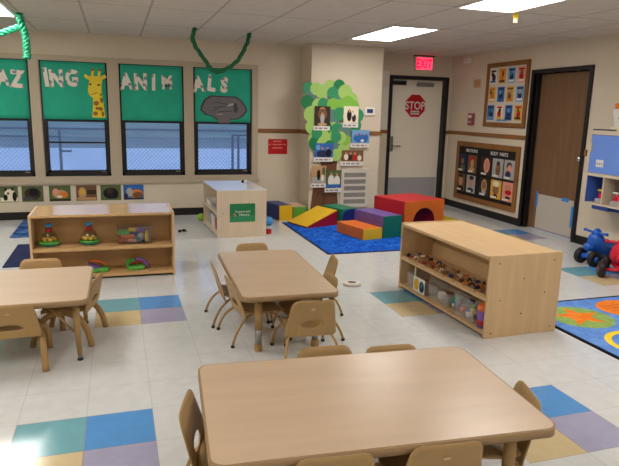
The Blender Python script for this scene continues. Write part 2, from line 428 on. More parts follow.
# EXIT sign
S = frame((4.625, YD, 2.235), (1, 0, 0), (0, 0, 1))
sg = thing('exit_sign', 'lit red EXIT sign over the cream door', 'sign', S)
q = MB('offwhite'); q.box(-.16, .16, -.11, .105, 0, .04, .004); q.build('housing', sg)
q = MB('exit_face'); q.rect(-.14, -.095, .14, .085, .041); q.build('face', sg)
q = MB('exit_letters'); q.text('EXIT', .19, (0, -.005), 0, .0425, .02, .72); q.build('lettering', sg)
q = MB('darkbrown'); q.box(-.17, .17, .105, .12, 0, .06); q.build('mount', sg)
# wood door in the right wall
d = bpy.data.objects.new('door_2', None); COL.objects.link(d); d.matrix_world = frame((XR, RY1, 0), (0, -1, 0), (0, 0, 1)); d['kind'] = 'structure'
W_ = RY1 - RY0
f = MB('black_trim'); f.box(-.05, 0, 0, RZ + .05, -.15, .02); f.box(W_, W_ + .05, 0, RZ + .05, -.15, .02); f.box(0, W_, RZ, RZ + .05, -.15, .02)
f.box(0, .03, 0, RZ, -.08, -.02); f.build('door_frame', d)
f = MB('door_wood'); f.box(.004, W_ - .004, .01, RZ - .004, -.13, -.09); f.build('door_leaf', d)
f = MB('kick_white'); f.box(.17, .83, .02, .47, -.09, -.086); kp = f.build('kick_plate', d); kp['label'] = 'pale grey kick plate'
for (a, b0, c, e) in ((.15, .30, .185, .50), (.62, .44, .74, .485), (.80, .14, .84, .40)):
    f = MB('blue_tape'); f.box(a, c, b0, e, -.086, -.085); tp = f.build('tape', kp); tp['label'] = 'strip of bright blue tape'
f = MB('chrome'); f.M = Matrix.Translation((W_ - .075, .985, -.09)); f.lathe([(.038, 0), (.038, .008), (.014, .012), (.014, .035), (.034, .045), (.037, .06), (.024, .074), (.001, .076)], 16); f.build('door_knob', d)
f = MB('steel'); f.box(.0, .012, 1.72, 1.82, -.09, -.07); f.build('hinge', d)
f = MB('rail_wood'); f.box(W_ + .055, W_ + .085, 1.03, 1.10, .0, .02); f.build('strike_block', d)

# ---------------------------------------------------------------- ceiling lights
for i, (x, y, lab) in enumerate(((2.795, 5.89, 'bright ceiling light panel nearest the column and the cream door'), (2.795, 3.45, 'bright ceiling light panel above the low shelf, cut by the top edge of the photo'),
                   (-1.48, 5.89, 'bright ceiling light panel at the top left with a green streamer tied at its corner'), (-1.48, 3.45, None), (2.795, 1.01, None), (-1.48, 1.01, None), (.655, -1.43, None))):
    if lab is None: lab = 'unseen ceiling light panel added nearer the viewer to light the foreground'  # unseen panels, assumed beyond the visible ones, added to light the foreground
    o = thing('ceiling_light', lab, 'ceiling light', place(x + .268, y + .61, ZC), 'ceiling light panels')
    q = MB('lamp_frame'); 
    for a in ((-.295, -.258, -.61, .61), (.258, .295, -.61, .61), (-.258, .258, -.61, -.59), (-.258, .258, .59, .61)): q.box(*a, -.012, 0)
    q.build('light_frame', o)
    q = MB('lamp_diffuser'); q.box(-.258, .258, -.59, .59, -.008, 0); q.build('diffuser', o)

# ---------------------------------------------------------------- tables
def table(name, label, x, y, rz, wx, wy, h, style):
    o = thing(name, label, 'table', place(x, y, 0, rz))
    q = MB('edge_band'); q.prism(rrect(wx, wy, .055), h - .032, h - .002, True); q.m('laminate'); q.prism(rrect(wx - .016, wy - .016, .048), h - .002, h); q.build('tabletop', o)
    for sx in (-1, 1):
        for sy in (-1, 1):
            lx, ly = sx * (wx / 2 - .12), sy * (wy / 2 - .12)
            if style == 'thick':
                q = MB('chair_tube'); q.lathe([(.024, .14), (.024, h - .032)], 14, (lx, ly, 0)); q.m('edge_band'); q.lathe([(.034, h - .045), (.034, h - .031)], 14, (lx, ly, 0)); l = q.build('leg', o)
                q = MB('steel'); q.lathe([(.0205, .03), (.0205, .142)], 14, (lx, ly, 0)); q.build('leg_insert', l)
                q = MB('chair_tube'); q.lathe([(.024, 0), (.026, .005), (.026, .042), (.022, .046)], 14, (lx, ly, 0)); q.build('foot', l)
            else:
                q = MB('chair_tube'); lx, ly = sx * (wx / 2 - .075), sy * (wy / 2 - .085); q.tube([(lx, ly, h - .03), (lx + sx * .012, ly + sy * .012, .03)], [.022, .014], 12); l = q.build('leg', o)
                q = MB('steel'); q.lathe([(.012, .012), (.012, .035)], 10, (lx + sx * .012, ly + sy * .012, 0)); q.m('glide'); q.lathe([(.016, 0), (.016, .012)], 10, (lx + sx * .013, ly + sy * .013, 0)); q.build('foot', l)
                q = MB('chair_tube'); q.tube([(lx - sx * .16, ly, h - .035), (lx - sx * .01, ly, .17)], .006, 6); q.build('brace', o)
    return o
TH = .385
table('activity_table', 'large light wood-look table with rounded corners in the foreground, nothing on it', .876, 1.965, R_(-4.6), 1.232, .762, TH, 'thick')
table('activity_table', 'narrow light wood-look table in the middle of the room, set end-on to the viewer', .985, 3.825, R_(-2), .605, 1.17, TH, 'thick')
table('activity_table', 'light wood-look table with thin tapered legs, cut by the left edge of the photo', -.795, 3.82, R_(-.5), 1.22, .78, TH, 'thin')

# ---------------------------------------------------------------- chairs
def holed_plate(mb, outer, hole, th, shape, n=48, rings=6):
    """plate between a hole outline and an outer outline (both functions of angle in the plate plane), shape(u,v)->(x,y,z) and front/back by th"""
    P = [[None] * n for _ in range(rings + 1)]
    for r in range(rings + 1):
        for k in range(n):
            a = 2 * PI * k / n; h = hole(a); o = outer(a); t = r / rings
            P[r][k] = (h[0] + (o[0] - h[0]) * t, h[1] + (o[1] - h[1]) * t)
    vs = []; fs = []
    for side in (0, 1):
        for r in range(rings + 1):
            for k in range(n):
                e = th * (0.55 if r == rings else 1.0)
                x, y, z = shape(*P[r][k]); vs.append((x, y + (side - .5) * e, z))
    N = (rings + 1) * n
    for r in range(rings):
        for k in range(n):
            k2 = (k + 1) % n
            fs.append((r * n + k, r * n + k2, (r + 1) * n + k2, (r + 1) * n + k)); fs.append((N + r * n + k, N + (r + 1) * n + k, N + (r + 1) * n + k2, N + r * n + k2))
    for k in range(n):
        k2 = (k + 1) % n
        fs.append((k, N + k, N + k2, k2)); fs.append((rings * n + k, rings * n + k2, N + rings * n + k2, N + rings * n + k))
    mb.add(vs, fs, True)
def ray_outline(poly, c):
    """distance function from centre c to a closed polygon"""
    def f(a):
        dx, dy = math.cos(a), math.sin(a); best = None
        for i in range(len(poly)):
            (x0, y0), (x1, y1) = poly[i], poly[(i + 1) % len(poly)]
            ex, ey = x1 - x0, y1 - y0; den = dx * ey - dy * ex
            if abs(den) < 1e-12: continue
            t = ((x0 - c[0]) * ey - (y0 - c[1]) * ex) / den; s = ((x0 - c[0]) * dy - (y0 - c[1]) * dx) / den
            if t > 0 and -1e-6 <= s <= 1 + 1e-6 and (best is None or t < best): best = t
        return (c[0] + dx * best, c[1] + dy * best)
    return f
def back_poly(wb, wt, z0, z1, r):
    pts = [(-wb, z0), (wb, z0)]
    for i in range(7):
        a = PI / 2 * i / 6; pts.append((wt - r + r * math.cos(a), z1 - r + r * math.sin(a)))
    for i in range(7):
        a = PI / 2 + PI / 2 * i / 6; pts.append((-wt + r + r * math.cos(a), z1 - r + r * math.sin(a)))
    return pts
def seat_mesh(mb, w, y0, y1, z, th, dish=.012, front_drop=.018):
    n = 10; vs = []; fs = []
    for side in (0, 1):
        for j in range(n + 1):
            for i in range(n + 1):
                u = -1 + 2 * i / n; v = -1 + 2 * j / n
                # superellipse-like rounding of the corners
                k = 1 - .10 * (u * u * v * v) ** 1.0
                x = u * w * k; y = (y0 + y1) / 2 + v * (y1 - y0) / 2 * k
                zz = z - dish * (1 - u * u) * (1 - v * v) - front_drop * max(0, v - .4) ** 2 * 2.5 + .02 * max(0, -v - .6) * 1.0
                vs.append((x, y, zz - side * th))
    N = (n + 1) ** 2
    for j in range(n):
        for i in range(n):
            a = j * (n + 1) + i; fs.append((a, a + 1, a + n + 2, a + n + 1)); fs.append((N + a, N + a + n + 1, N + a + n + 2, N + a + 1))
    rim = [i for i in range(n + 1)] + [j * (n + 1) + n for j in range(1, n + 1)] + [n * (n + 1) + i for i in range(n - 1, -1, -1)] + [j * (n + 1) for j in range(n - 1, 0, -1)]
    for a, b in zip(rim, rim[1:] + rim[:1]): fs.append((a, N + a, N + b, b))
    mb.add(vs, fs, True)
def make_shell_chair():
    o = thing('child_chair', 'x', 'chair')
    q = MB('chair_plastic'); seat_mesh(q, .150, -.135, .16, .205, .008); q.build('seat', o)
    q = MB('chair_plastic')
    hc = (0, .243)
    holed_plate(q, ray_outline(back_poly(.160, .130, .160, .402, .04), hc), lambda a: (hc[0] + .066 * math.cos(a), hc[1] + .026 * math.sin(a)), .008,
                lambda u, z: (u, -.128 - .062 * (z - .185) / .22 + .26 * u * u * (1 if z > .2 else .7), z))
    bk = q.build('backrest', o)
    for sx in (-1, 1): q = MB('chair_plastic'); q.tube([(sx * .088, -.128, .185), (sx * .088, -.150, .27)], .004, 6); q.build('rib', bk)
    q = MB('emblem_mat'); q.M = Matrix.Translation((0, -.1785, .345)) @ Matrix.Rotation(R_(106), 4, 'X'); q.prism([(.014 * math.cos(2 * PI * i / 14), .007 * math.sin(2 * PI * i / 14)) for i in range(14)], 0, .002); q.build('emblem', bk)
    for sx in (-1, 1):
        for sy in (-1, 1):
            q = MB('chair_tube')
            e = (sx * .168, -.212 if sy < 0 else .175, .012)
            q.tube(bez((sx * .075, sy * .02, .185), (sx * .135, sy * .10 - .01, .190), (sx * .160, sy * .17 - .01, .13), e, 12), .0085, 8); l = q.build('leg', o)
            q = MB('glide'); q.lathe([(.012, 0), (.0125, .012), (.008, .018)], 10, (e[0], e[1], 0)); q.build('foot_glide', l)
    q = MB('chair_tube'); q.box(-.08, .08, -.03, .03, .178, .186); q.build('seat_bracket', o)
    return o
def make_resin_chair():
    o = thing('child_chair', 'x', 'chair')
    q = MB('chair_resin'); seat_mesh(q, .14, -.135, .15, .225, .02, .008); q.build('seat', o)
    q = MB('chair_resin'); hc = (0, .262)
    def smile(a):
        x = .068 * math.cos(a); y = .020 * math.sin(a) * (abs(math.sin(a)) ** .3)
        return (x, hc[1] + y + (-.006 + .012 * (x / .068) ** 2) * (-1 if math.sin(a) < 0 else -.2))
    holed_plate(q, ray_outline(back_poly(.165, .134, .198, .405, .04), hc), smile, .016, lambda u, z: (u, -.14 - .05 * (z - .2) / .22 + .22 * u * u, z))
    bk = q.build('backrest', o)
    q = MB('emblem_mat'); q.M = Matrix.Translation((0, -.181, .355)) @ Matrix.Rotation(R_(97), 4, 'X'); q.prism([(.014 * math.cos(2 * PI * i / 14), .007 * math.sin(2 * PI * i / 14)) for i in range(14)], 0, .002); q.build('emblem', bk)
    for sx in (-1, 1):
        for sy in (-1, 1):
            q = MB('chair_resin'); yo = -.175 if sy < 0 else .18
            q.tube(bez((sx * .125, sy * .0, .20), (sx * .155, sy * .10, .215), (sx * .165, sy * .155, .14), (sx * .17, yo, .0), 12), [.020] * 4 + [.0195] * 5 + [.0185] * 4, 10); q.build('leg', o)
    return o
def rot_chair(o, x, y, rz, label, group):
    o.matrix_world = place(x, y, 0, rz); tag(o, label, 'chair', group); return o
sc = make_shell_chair(); rc = make_resin_chair()
GB, GM, GL = 'chairs around the foreground table', 'chairs around the middle table', 'chairs around the left table'
SH = [(1.05, 3.25, R_(-3), 'tan child chair at the near end of the middle table, back turned to the viewer', GM),
      (.79, 3.995, R_(-90), 'farther of the two tan child chairs on the left side of the middle table', GM),
      (.835, 3.64, R_(-84), 'nearer of the two tan child chairs on the left side of the middle table', GM),
      (1.01, 4.40, R_(180), 'tan child chair at the far end of the middle table, its back top showing', GM),
      (1.335, 4.04, R_(82), 'farther of the two tan child chairs on the right side of the middle table', GM),
      (1.145, 3.56, R_(90), 'nearer of the two tan child chairs on the right side of the middle table', GM),
      (.38, 2.00, R_(-106), 'tan child chair at the left end of the foreground table, its handle hole showing', GB),
      (1.335, 1.835, R_(72), 'tan child chair at the right end of the foreground table, beside the blue floor tile', GB),
      (1.02, 1.715, R_(-6), 'right one of the two tan child chairs along the near edge of the foreground table', GB),
      (.638, 1.75, R_(-6), 'left one of the two tan child chairs along the near edge of the foreground table', GB),
      (.86, 2.225, R_(176), 'left one of the two tan child chairs behind the foreground table', GB),
      (1.165, 2.16, R_(176), 'right one of the two tan child chairs behind the foreground table', GB)]
for i, a in enumerate(SH): rot_chair(sc if i == 0 else copy_tree(sc), *a)
RS = [(-.60, 3.55, R_(2), 'tan molded chair at the near side of the left table, back with a smile-shaped slot', GL),
      (-.325, 3.90, R_(77), 'tan molded chair at the right end of the left table, seen edge-on with arched legs', GL),
      (-.545, 4.21, R_(177), 'tan molded chair beyond the left table, in front of the toy shelf', GL)]
for i, a in enumerate(RS): rot_chair(rc if i == 0 else copy_tree(rc), *a)

# ---------------------------------------------------------------- left toy shelf (opens to the viewer)
SX0, SX1, SY0, SY1, SH_ = -.712, .458, 5.216, 5.755, .573
o = thing('toy_shelf', 'long low maple shelf unit with two levels of toys under the window wall', 'shelf', place(SX0, SY0))
W_, D_ = SX1 - SX0, SY1 - SY0
for nm, sx, c in (('side_panel', 0, 0), ('side_panel', W_ - .02, 0)):
    q = MB('maple_up'); q.box(sx, sx + .02, 0, D_, .0, SH_ - .004, .004); q.build(nm, o)
q = MB('maple_gloss'); q.box(.02, W_ - .02, .0, D_, SH_ - .025, SH_ - .004, .003); tp = q.build('top_board', o)
q = MB('maple_x'); q.box(.02, W_ - .02, .006, D_, .255, .283, .003); q.build('shelf_board', o)
q = MB('maple_x'); q.box(.02, W_ - .02, .004, D_, .02, .045, .003); q.build('bottom_board', o)
q = MB('maple_x'); q.box(.02, W_ - .02, .27, .282, .045, SH_ - .025); q.build('back_panel', o)
q = MB('black_trim'); q.box(.02, W_ - .02, .03, .05, 0, .02); q.build('toe_strip', o)
def spin_top(x, y, z, label):
    t = thing('push_top', label, 'toy', place(x, y, z), 'push-down spinning tops')
    q = MB('toy_teal'); q.lathe([(.05, 0), (.078, .012), (.082, .03), (.078, .04)], 18); q.build('base', t)
    q = MB('toy_green'); q.lathe([(.0825, .026), (.084, .034), (.0825, .042)], 18); q.build('rim', t)
    q = MB('clear_plastic'); q.lathe([(.076, .042), (.07, .075), (.05, .115), (.02, .135), (.001, .138)], 18); q.build('dome', t)
    q = MB('toy_yellow'); 
    for k in range(6): q.ball((.045 * math.cos(k), .045 * math.sin(k), .055), .017, 8)
    q.build('yellow_figures', t)
    q = MB('toy_crimson'); q.lathe([(.026, .12), (.03, .135), (.022, .152), (.01, .155)], 14); q.build('collar', t)
    q = MB('toy_sky'); q.lathe([(.01, .155), (.012, .165), (.028, .172), (.03, .185), (.018, .194), (.001, .196)], 14); q.build('plunger', t)
    return t
zs = .283
spin_top(-.575, 5.36, zs, 'push-down spinning top with blue plunger at the left end of the toy shelf')
spin_top(-.255, 5.36, zs, 'push-down spinning top with blue plunger near the middle of the toy shelf')
t = thing('clear_bin', 'clear plastic box of mixed play pieces on the upper level of the left toy shelf', 'bin', place(.125, 5.37, zs))
def open_bin(mb, w, d, h, th=.004, taper=.94):
    b = [(-w * taper, -d * taper), (w * taper, -d * taper), (w * taper, d * taper), (-w * taper, d * taper)]; tt = [(-w, -d), (w, -d), (w, d), (-w, d)]
    vs = [(x, y, 0) for x, y in b] + [(x, y, h) for x, y in tt] + [(x - th * (1 if x > 0 else -1), y - th * (1 if y > 0 else -1), th) for x, y in b] + [(x - th * (1 if x > 0 else -1), y - th * (1 if y > 0 else -1), h) for x, y in tt]
    fs = [(3, 2, 1, 0), (8, 9, 10, 11)]
    for i in range(4):
        j = (i + 1) % 4; fs += [(i, j, 4 + j, 4 + i), (8 + j, 8 + i, 12 + i, 12 + j), (4 + i, 4 + j, 12 + j, 12 + i)]
    mb.add(vs, fs); 
    return mb
q = MB('clear_plastic'); open_bin(q, .15, .09, .15); q.build('box', t)
pcs = [('toy_green', -.10, -.02, .09, .05, .02), ('toy_crimson', -.10, .0, .06, .055, .015), ('toy_crimson', -.11, -.03, .02, .03, .018), ('pink', -.02, -.04, .02, .035, .016), ('toy_yellow', .10, -.04, .03, .0, 0), ('grey_l', .05, -.03, .05, 0, 0), ('toy_navy', .0, .03, .05, .04, .03), ('toy_orange', -.06, -.03, .055, .055, .012), ('toy_yellow', -.02, 0, .11, .03, .016), ('toy_purple', .05, .03, .10, .04, .018), ('toy_teal', .02, -.045, .03, .025, .02), ('black', .06, 0, .02, .04, .018)]
for i, (m_, x, y, z, a, b_) in enumerate(pcs):
    q = MB(m_)
    if m_ == 'toy_yellow' and a == 0: q.lathe([(.012, -.026), (.017, -.02), (.017, .04), (.008, .055), (.008, .07)], 10, (0, 0, 0))
    elif a == 0: q.ball((0, 0, 0), .034, 12)
    else: q.box(-a, a, -.022, .022, -b_, b_, .008)
    tag(q.build('play_piece', None, place(.125 + x, 5.37 + y, zs + z + .005, random.uniform(-.3, .3))), '%s play piece in the clear box on the left toy shelf' % {'toy_green': 'flat green', 'toy_crimson': ('flat dark red' if i == 1 else 'small dark red'), 'pink': 'pale pink', 'toy_yellow': ('yellow bottle-shaped' if a == 0 else 'yellow block'), 'grey_l': 'round grey', 'toy_navy': 'navy blue', 'toy_orange': 'flat orange', 'toy_purple': 'purple', 'toy_teal': 'small teal', 'black': 'black'}[m_], 'toy', 'play pieces in the clear box')
zb = .045
t = thing('ramp_toy', 'green based toy with purple and orange slopes, low on the shelf behind the left table', 'toy', place(-.20, 5.34, zb))
q = MB('toy_green'); q.prism(rrect(.19, .14, .04), 0, .035, True); q.build('base', t)
q = MB('toy_purple'); q.M = Matrix.Rotation(PI / 2, 4, 'X'); q.prism([(-.075, .035), (.03, .035), (-.075, .075)][::1], -.05, .05); q.build('purple_slope', t)
q = MB('toy_orange'); q.tube(bez((-.06, .02, .075), (.0, .02, .11), (.075, .02, .036)), .012, 8); q.build('orange_slide', t)
t = thing('rocker_toy', 'small green, red and purple curved toy low on the right of the toy shelf', 'toy', place(.125, 5.34, zb))
q = MB('toy_green'); q.prism(rrect(.15, .12, .04), 0, .035, True); q.tube(bez((-.07, 0, .03), (-.07, 0, .11), (-.01, 0, .07)), .018, 8); q.build('base', t)
q = MB('toy_crimson'); q.tube(bez((-.03, .0, .045), (.0, 0, .10), (.05, 0, .055)), .016, 8); q.build('red_arc', t)
q = MB('toy_purple'); q.tube(bez((.0, -.01, .09), (.07, -.01, .10), (.105, -.01, .016)), .016, 8); q.build('purple_arc', t)

# ---------------------------------------------------------------- white topped shelf by the window
o = thing('science_shelf', 'pale wooden shelf unit with a white top and a green sign on its end', 'shelf', place(1.065, 6.675, 0, R_(1.6)))
W_, D_, H = .585, .93, .555
for y in (0, D_ - .02):
    q = MB('pale_ply'); q.box(0, W_, y, y + .02, .0, H - .012, .004); q.build('end_panel', o)
q = MB('shelf_white'); q.box(.0, W_, .004, D_ - .004, H - .014, H, .003); q.build('top_board', o)
for z in (.02, .27):
    q = MB('pale_ply'); q.box(.0, W_ * .5, .02, D_ - .02, z, z + .02); q.build('shelf_board', o)
q = MB('pale_ply'); q.box(W_ * .5, W_ * .5 + .012, .02, D_ - .02, .02, H - .014); q.build('back_panel', o)
for k, (x, z) in enumerate(((.07, .28),)):
    q = MB('screw'); q.M = frame((x, 0, z), (1, 0, 0), (0, 0, 1)); q.cyl((0, 0, -.002), .005, .003, 8); q.build('screw_head', o)
S = place(1.065, 6.675, 0, R_(1.6)) @ frame((.298, -.0005, .285), (1, 0, 0), (0, 0, 1))
t = thing('shelf_sign', 'green Science and Nature sign on the end of the white topped shelf', 'sign', S)
q = MB('leaf_mid'); q.mats[0] = 'leaf_dark'; q.box(-.15, .15, -.105, .11, 0, .003); q.m('leaf_mid'); q.rect(-.15, -.105, .15, -.03, .0036); q.build('card', t)
q = MB('white'); q.text('Science and', .038, (.0, .02), .001, .0042, .006); q.text('Nature', .042, (.02, -.018), .001, .0042, .008); q.build('lettering', t)
q = MB('brown_p'); q.ell(-.095, -.02, .022, .02, .0045); q.m('tan_p'); q.ell(-.098, -.012, .012, .01, .005); q.m('white'); q.ell(-.085, -.03, .007, .006, .0055); q.build('small_picture', t)
# bins inside, seen from the left
def bin_at(x, y, z, w, d, h, m_, label, name='storage_bin'):
    q = MB(m_); q.M = Matrix(); open_bin(q, w, d, h, .005); return tag(q.build(name, None, place(x, y, z)), label, 'bin', 'bins in the white topped shelf')
bin_at(1.19, 6.86, .04, .10, .13, .06, 'white', 'white bin at the near end of the lower level of the white topped shelf')
bin_at(1.19, 7.18, .04, .10, .13, .15, 'white', 'white bin in the middle of the lower level of the white topped shelf')
bin_at(1.19, 7.44, .04, .10, .11, .13, 'grey_l', 'grey bin at the far end of the lower level of the white topped shelf')
bin_at(1.175, 7.00, .29, .10, .18, .045, 'grey_l', 'grey tray on the near half of the upper level of the white topped shelf')
bin_at(1.165, 7.40, .29, .10, .15, .06, 'white', 'white tray on the far half of the upper level of the white topped shelf')
def blob(name, m_, x, y, z, a, b_, c_, label, cat='toy', group=None):
    q = MB(m_); q.box(-a, a, -b_, b_, 0, c_, min(a, b_, c_) * .6); return tag(q.build(name, None, place(x, y, z, random.uniform(-.3, .3))), label, cat, group)
blob('toy_block', 'toy_orange', 1.15, 6.93, .30, .05, .08, .17, 'orange bundle on top of the grey tray in the white topped shelf')
blob('toy_block', 'toy_crimson', 1.15, 6.85, .05, .06, .09, .15, 'red bundle in the near white bin of the white topped shelf')
blob('toy_block', 'black', 1.17, 7.05, .31, .04, .05, .06, 'black toy piece in the grey tray of the white topped shelf')
q = MB('white'); q.ball((.02, 0, .02), .02, 10); q.m('black'); q.ball((-.015, 0, .017), .017, 10); q.ball((.0, .012, .03), .010, 8)
tag(q.build('toy_figure', None, place(1.51, 7.33, .555)), 'tiny black and white toy figure on the white shelf top', 'toy')
# floor bits near that shelf
q = MB('toy_lime'); q.ball((0, 0, .05), .05, 16, 1.1, 1, 1); tag(q.build('ball', None, place(1.035, 7.80)), 'lime green ball on the floor left of the white topped shelf', 'ball')
q = MB('toy_sky'); q.M = Matrix.Translation((0, 0, .055)) @ Matrix.Rotation(PI / 2, 4, 'Y'); q.lathe([(.02, -.07), (.045, -.065), (.055, -.045), (.055, .045), (.045, .065), (.02, .07)], 14)
tag(q.build('foam_roll', None, place(1.815, 7.33)), 'bright blue rounded roll on the floor right of the white topped shelf', 'toy')
q = MB('red'); q.box(-.03, .03, -.03, .03, 0, .06, .012); tag(q.build('toy_block', None, place(1.70, 6.80, 0, .4)), 'small red block on the floor at the foot of the white topped shelf', 'toy')
q = MB('black'); q.ball((-.03, 0, .016), .016, 8, 1.4); q.ball((.02, .01, .02), .018, 8, 1.3); q.tube([(-.03, 0, .016), (.02, .01, .02)], .007, 6); q.tube([(.02, .01, .02), (.055, 0, .008)], .005, 6)
tag(q.build('toy_figure', None, place(.715, 7.1)), 'little black toy lying on the open floor between the two shelves', 'toy')

# ---------------------------------------------------------------- right shelf (opens to the left)
before_shelf = set(COL.objects)
RX0, RX1, RY0_, RY1_, RH = 2.262, 2.848, 3.182, 4.402, .568
o = thing('puzzle_shelf', 'low maple shelf unit right of the middle table, stocked with clear boxes', 'shelf', place(RX0, RY0_))
W_, D_ = RX1 - RX0, RY1_ - RY0_
for y in (0, D_ - .02):
    q = MB('maple_up'); q.box(0, W_, y, y + .02, 0, RH, .006); q.build('end_panel', o)
q = MB('maple_y'); q.box(.004, W_ - .004, .02, D_ - .02, RH - .03, RH - .008, .004); q.build('top_board', o)
q = MB('maple_y'); q.box(.004, W_ - .004, .02, D_ - .02, .255, .277, .003); q.build('shelf_board', o)
q = MB('maple_y'); q.box(.004, W_ - .004, .02, D_ - .02, .022, .044, .003); q.build('bottom_board', o)
q = MB('maple_y'); q.box(.30, .312, .02, D_ - .02, .044, RH - .03); q.build('back_panel', o)
q = MB('black_trim'); q.box(.03, .05, .02, D_ - .02, 0, .022); q.build('toe_strip', o)
for (x, z) in ((.075, .515), (.515, .515), (.28, .4), (.46, .29), (.10, .26), (.28, .155), (.05, .035), (.535, .04)):
    q = MB('screw'); q.M = frame((x, 0, z), (1, 0, 0), (0, 0, 1)); q.cyl((0, 0, -.002), .0055, .003, 8); q.build('screw_head', o)
# jumbled pieces on the upper board
zc = .277
pm = ['darkbrown', 'brown_p', 'tan_p', 'toy_crimson', 'maple', 'navy_p', 'grey_l', 'orange_p', 'cream', 'skin2']
tint = dict(darkbrown='dark brown', brown_p='brown', tan_p='tan', toy_crimson='dark red', maple='light wood', navy_p='navy', grey_l='grey', orange_p='orange', cream='cream', skin2='rust')
ordn = ['first', 'second', 'third', 'fourth', 'fifth', 'sixth', 'seventh', 'eighth', 'last']
for k in range(9):
    y = RY1_ - .09 - k * .13
    t = thing('wooden_tray', 'thin wooden puzzle tray, %s from the far end on the upper shelf board' % ordn[k], 'tray', place(RX0 + .10, y, zc), 'puzzle trays on the upper board')
    q = MB('maple'); q.box(-.09, .09, -.058, .058, 0, .008, .002); q.build('board', t)
    q = MB('tan_p'); q.box(-.09, .09, -.058, -.053, .008, .018); q.box(-.09, .09, .053, .058, .008, .018); q.box(-.09, -.085, -.053, .053, .008, .018); q.build('rim', t)
    for j, m_ in enumerate(random.sample(pm, 5)):
        q = MB(m_); kind = (k + j) % 3
        if kind == 0: q.lathe([(.012, 0), (.020, 0), (.020, .018), (.012, .018), (.012, 0)], 12)
        elif kind == 1: q.box(-.022, .022, -.008, .008, 0, .026, .004)
        else: q.tube(bez((-.022, 0, .008), (0, .006, .05), (.022, 0, .008)), .007, 6)
        px, py = RX0 + .10 + (-.05, -.05, .0, .05, .05)[j], y + (-.03, .03, 0, -.03, .03)[j]
        tag(q.build('puzzle_piece', None, place(px, py, zc + .008, random.uniform(-1, 1))), '%s %s on the %s puzzle tray from the far end' % (tint[m_], ('ring', 'stick', 'arch')[kind], ordn[k]), 'toy', 'puzzle pieces on the upper board')
zc = .044
t = thing('clear_bin', 'clear box with a yellow and dark card at the far end of the puzzle shelf', 'bin', place(RX0 + .13, 4.14, zc))
q = MB('bin_plastic'); open_bin(q, .11, .16, .125); q.build('box', t)
q = MB('white'); q.M = frame((-.113, -.06, .068), (0, -1, 0), (0, 0, 1)); q.box(-.088, .088, -.06, .06, .003, .006); q.m('gold_p'); q.ell(-.038, 0, .040, .048, .0068); q.m('navy_p'); q.ell(.045, -.004, .037, .046, .0068)
q.m('teal_p'); q.ell(.045, .008, .016, .02, .0074); q.build('picture_card', t)
q = MB('white'); q.tube([(-.06, .11, .02), (-.05, .12, .19)], .008, 8); tag(q.build('toy_peg', None, place(RX0 + .13, 4.14, zc + .005)), 'white peg sticking out of the clear box with the yellow card', 'toy')
t = thing('clear_bin', 'low frosted plastic box beside the yellow card box on the puzzle shelf', 'bin', place(RX0 + .14, 3.83, zc))
q = MB('bin_plastic'); open_bin(q, .11, .135, .11); q.build('box', t)
for k, (m_, nm) in enumerate((('grey_l', 'grey'), ('tan_p', 'tan'), ('white', 'white'), ('brown_p', 'brown'))): blob('toy_block', m_, RX0 + .10 + .06 * (k % 2), 3.77 + .10 * (k // 2), zc + .012, .024, .035, .055, '%s play piece inside the low frosted box on the puzzle shelf' % nm, 'toy', 'pieces in the frosted box')
for k, (m_, nm) in enumerate((('tan_p', 'tan'), ('brown_p', 'brown'), ('grey_l', 'grey'), ('skin2', 'rust coloured'))): blob('toy_block', m_, RX0 + .12 + .04 * (k % 2), 4.04 + .065 * k, zc + .012, .025, .025, .05, '%s play piece inside the clear box with the yellow card' % nm, 'toy', 'pieces in the yellow card box')
t = thing('ball', 'green and navy ball between the boxes on the lower level of the puzzle shelf', 'ball', place(RX0 + .10, 3.645, zc))
q = MB('v_green'); q.ball((0, 0, .055), .055, 16); q.build('green_half', t)
q = MB('toy_navy'); q.ball((-.006, -.02, .05), .05, 14); q.m('white'); q.ball((-.045, -.01, .045), .016, 8); q.build('navy_patch', t)
t = thing('clear_bin', 'clear plastic box of colourful pieces near the near end of the puzzle shelf', 'bin', place(RX0 + .13, 3.465, zc))
q = MB('bin_plastic'); open_bin(q, .11, .12, .155); q.build('box', t)
for k, (m_, y, z, nm) in enumerate((('toy_orange', .06, .03, 'orange'), ('toy_sky', .02, .02, 'sky blue'), ('toy_green', .0, .06, 'green'), ('black', .07, .085, 'black'), ('toy_yellow', -.03, .04, 'yellow'), ('toy_navy', .03, .09, 'navy'), ('white', -.01, .012, 'white'))):
    blob('toy_block', m_, RX0 + .065 + .02 * (k % 3), 3.465 + y, zc + z, .018, .024, .035, '%s play piece in the clear box at the near end of the puzzle shelf' % nm, 'toy', 'pieces in the near clear box')
t = thing('toy_jar', 'purple jar with an orange-red lid at the near end of the puzzle shelf', 'jar', place(RX0 + .062, 3.285, zc))
q = MB('toy_purple'); q.lathe([(.04, 0), (.044, .005), (.044, .115), (.04, .12)], 16); q.build('body', t)
q = MB('toy_crimson'); q.lathe([(.0446, .02), (.0446, .055)], 16); q.build('band', t)
q = MB('toy_orange'); q.lathe([(.046, .12), (.046, .135), (.03, .165), (.001, .172)], 16); q.build('lid', t)

# the whole unit stands turned by a little over one degree
_c = Vector(((RX0 + RX1) / 2, (RY0_ + RY1_) / 2, 0)); _T = Matrix.Translation(_c) @ Matrix.Rotation(R_(1.4), 4, 'Z') @ Matrix.Translation(-_c)
bpy.context.view_layer.update()
for _o in [x for x in COL.objects if x not in before_shelf and x.parent is None]: _o.matrix_world = _T @ _o.matrix_world

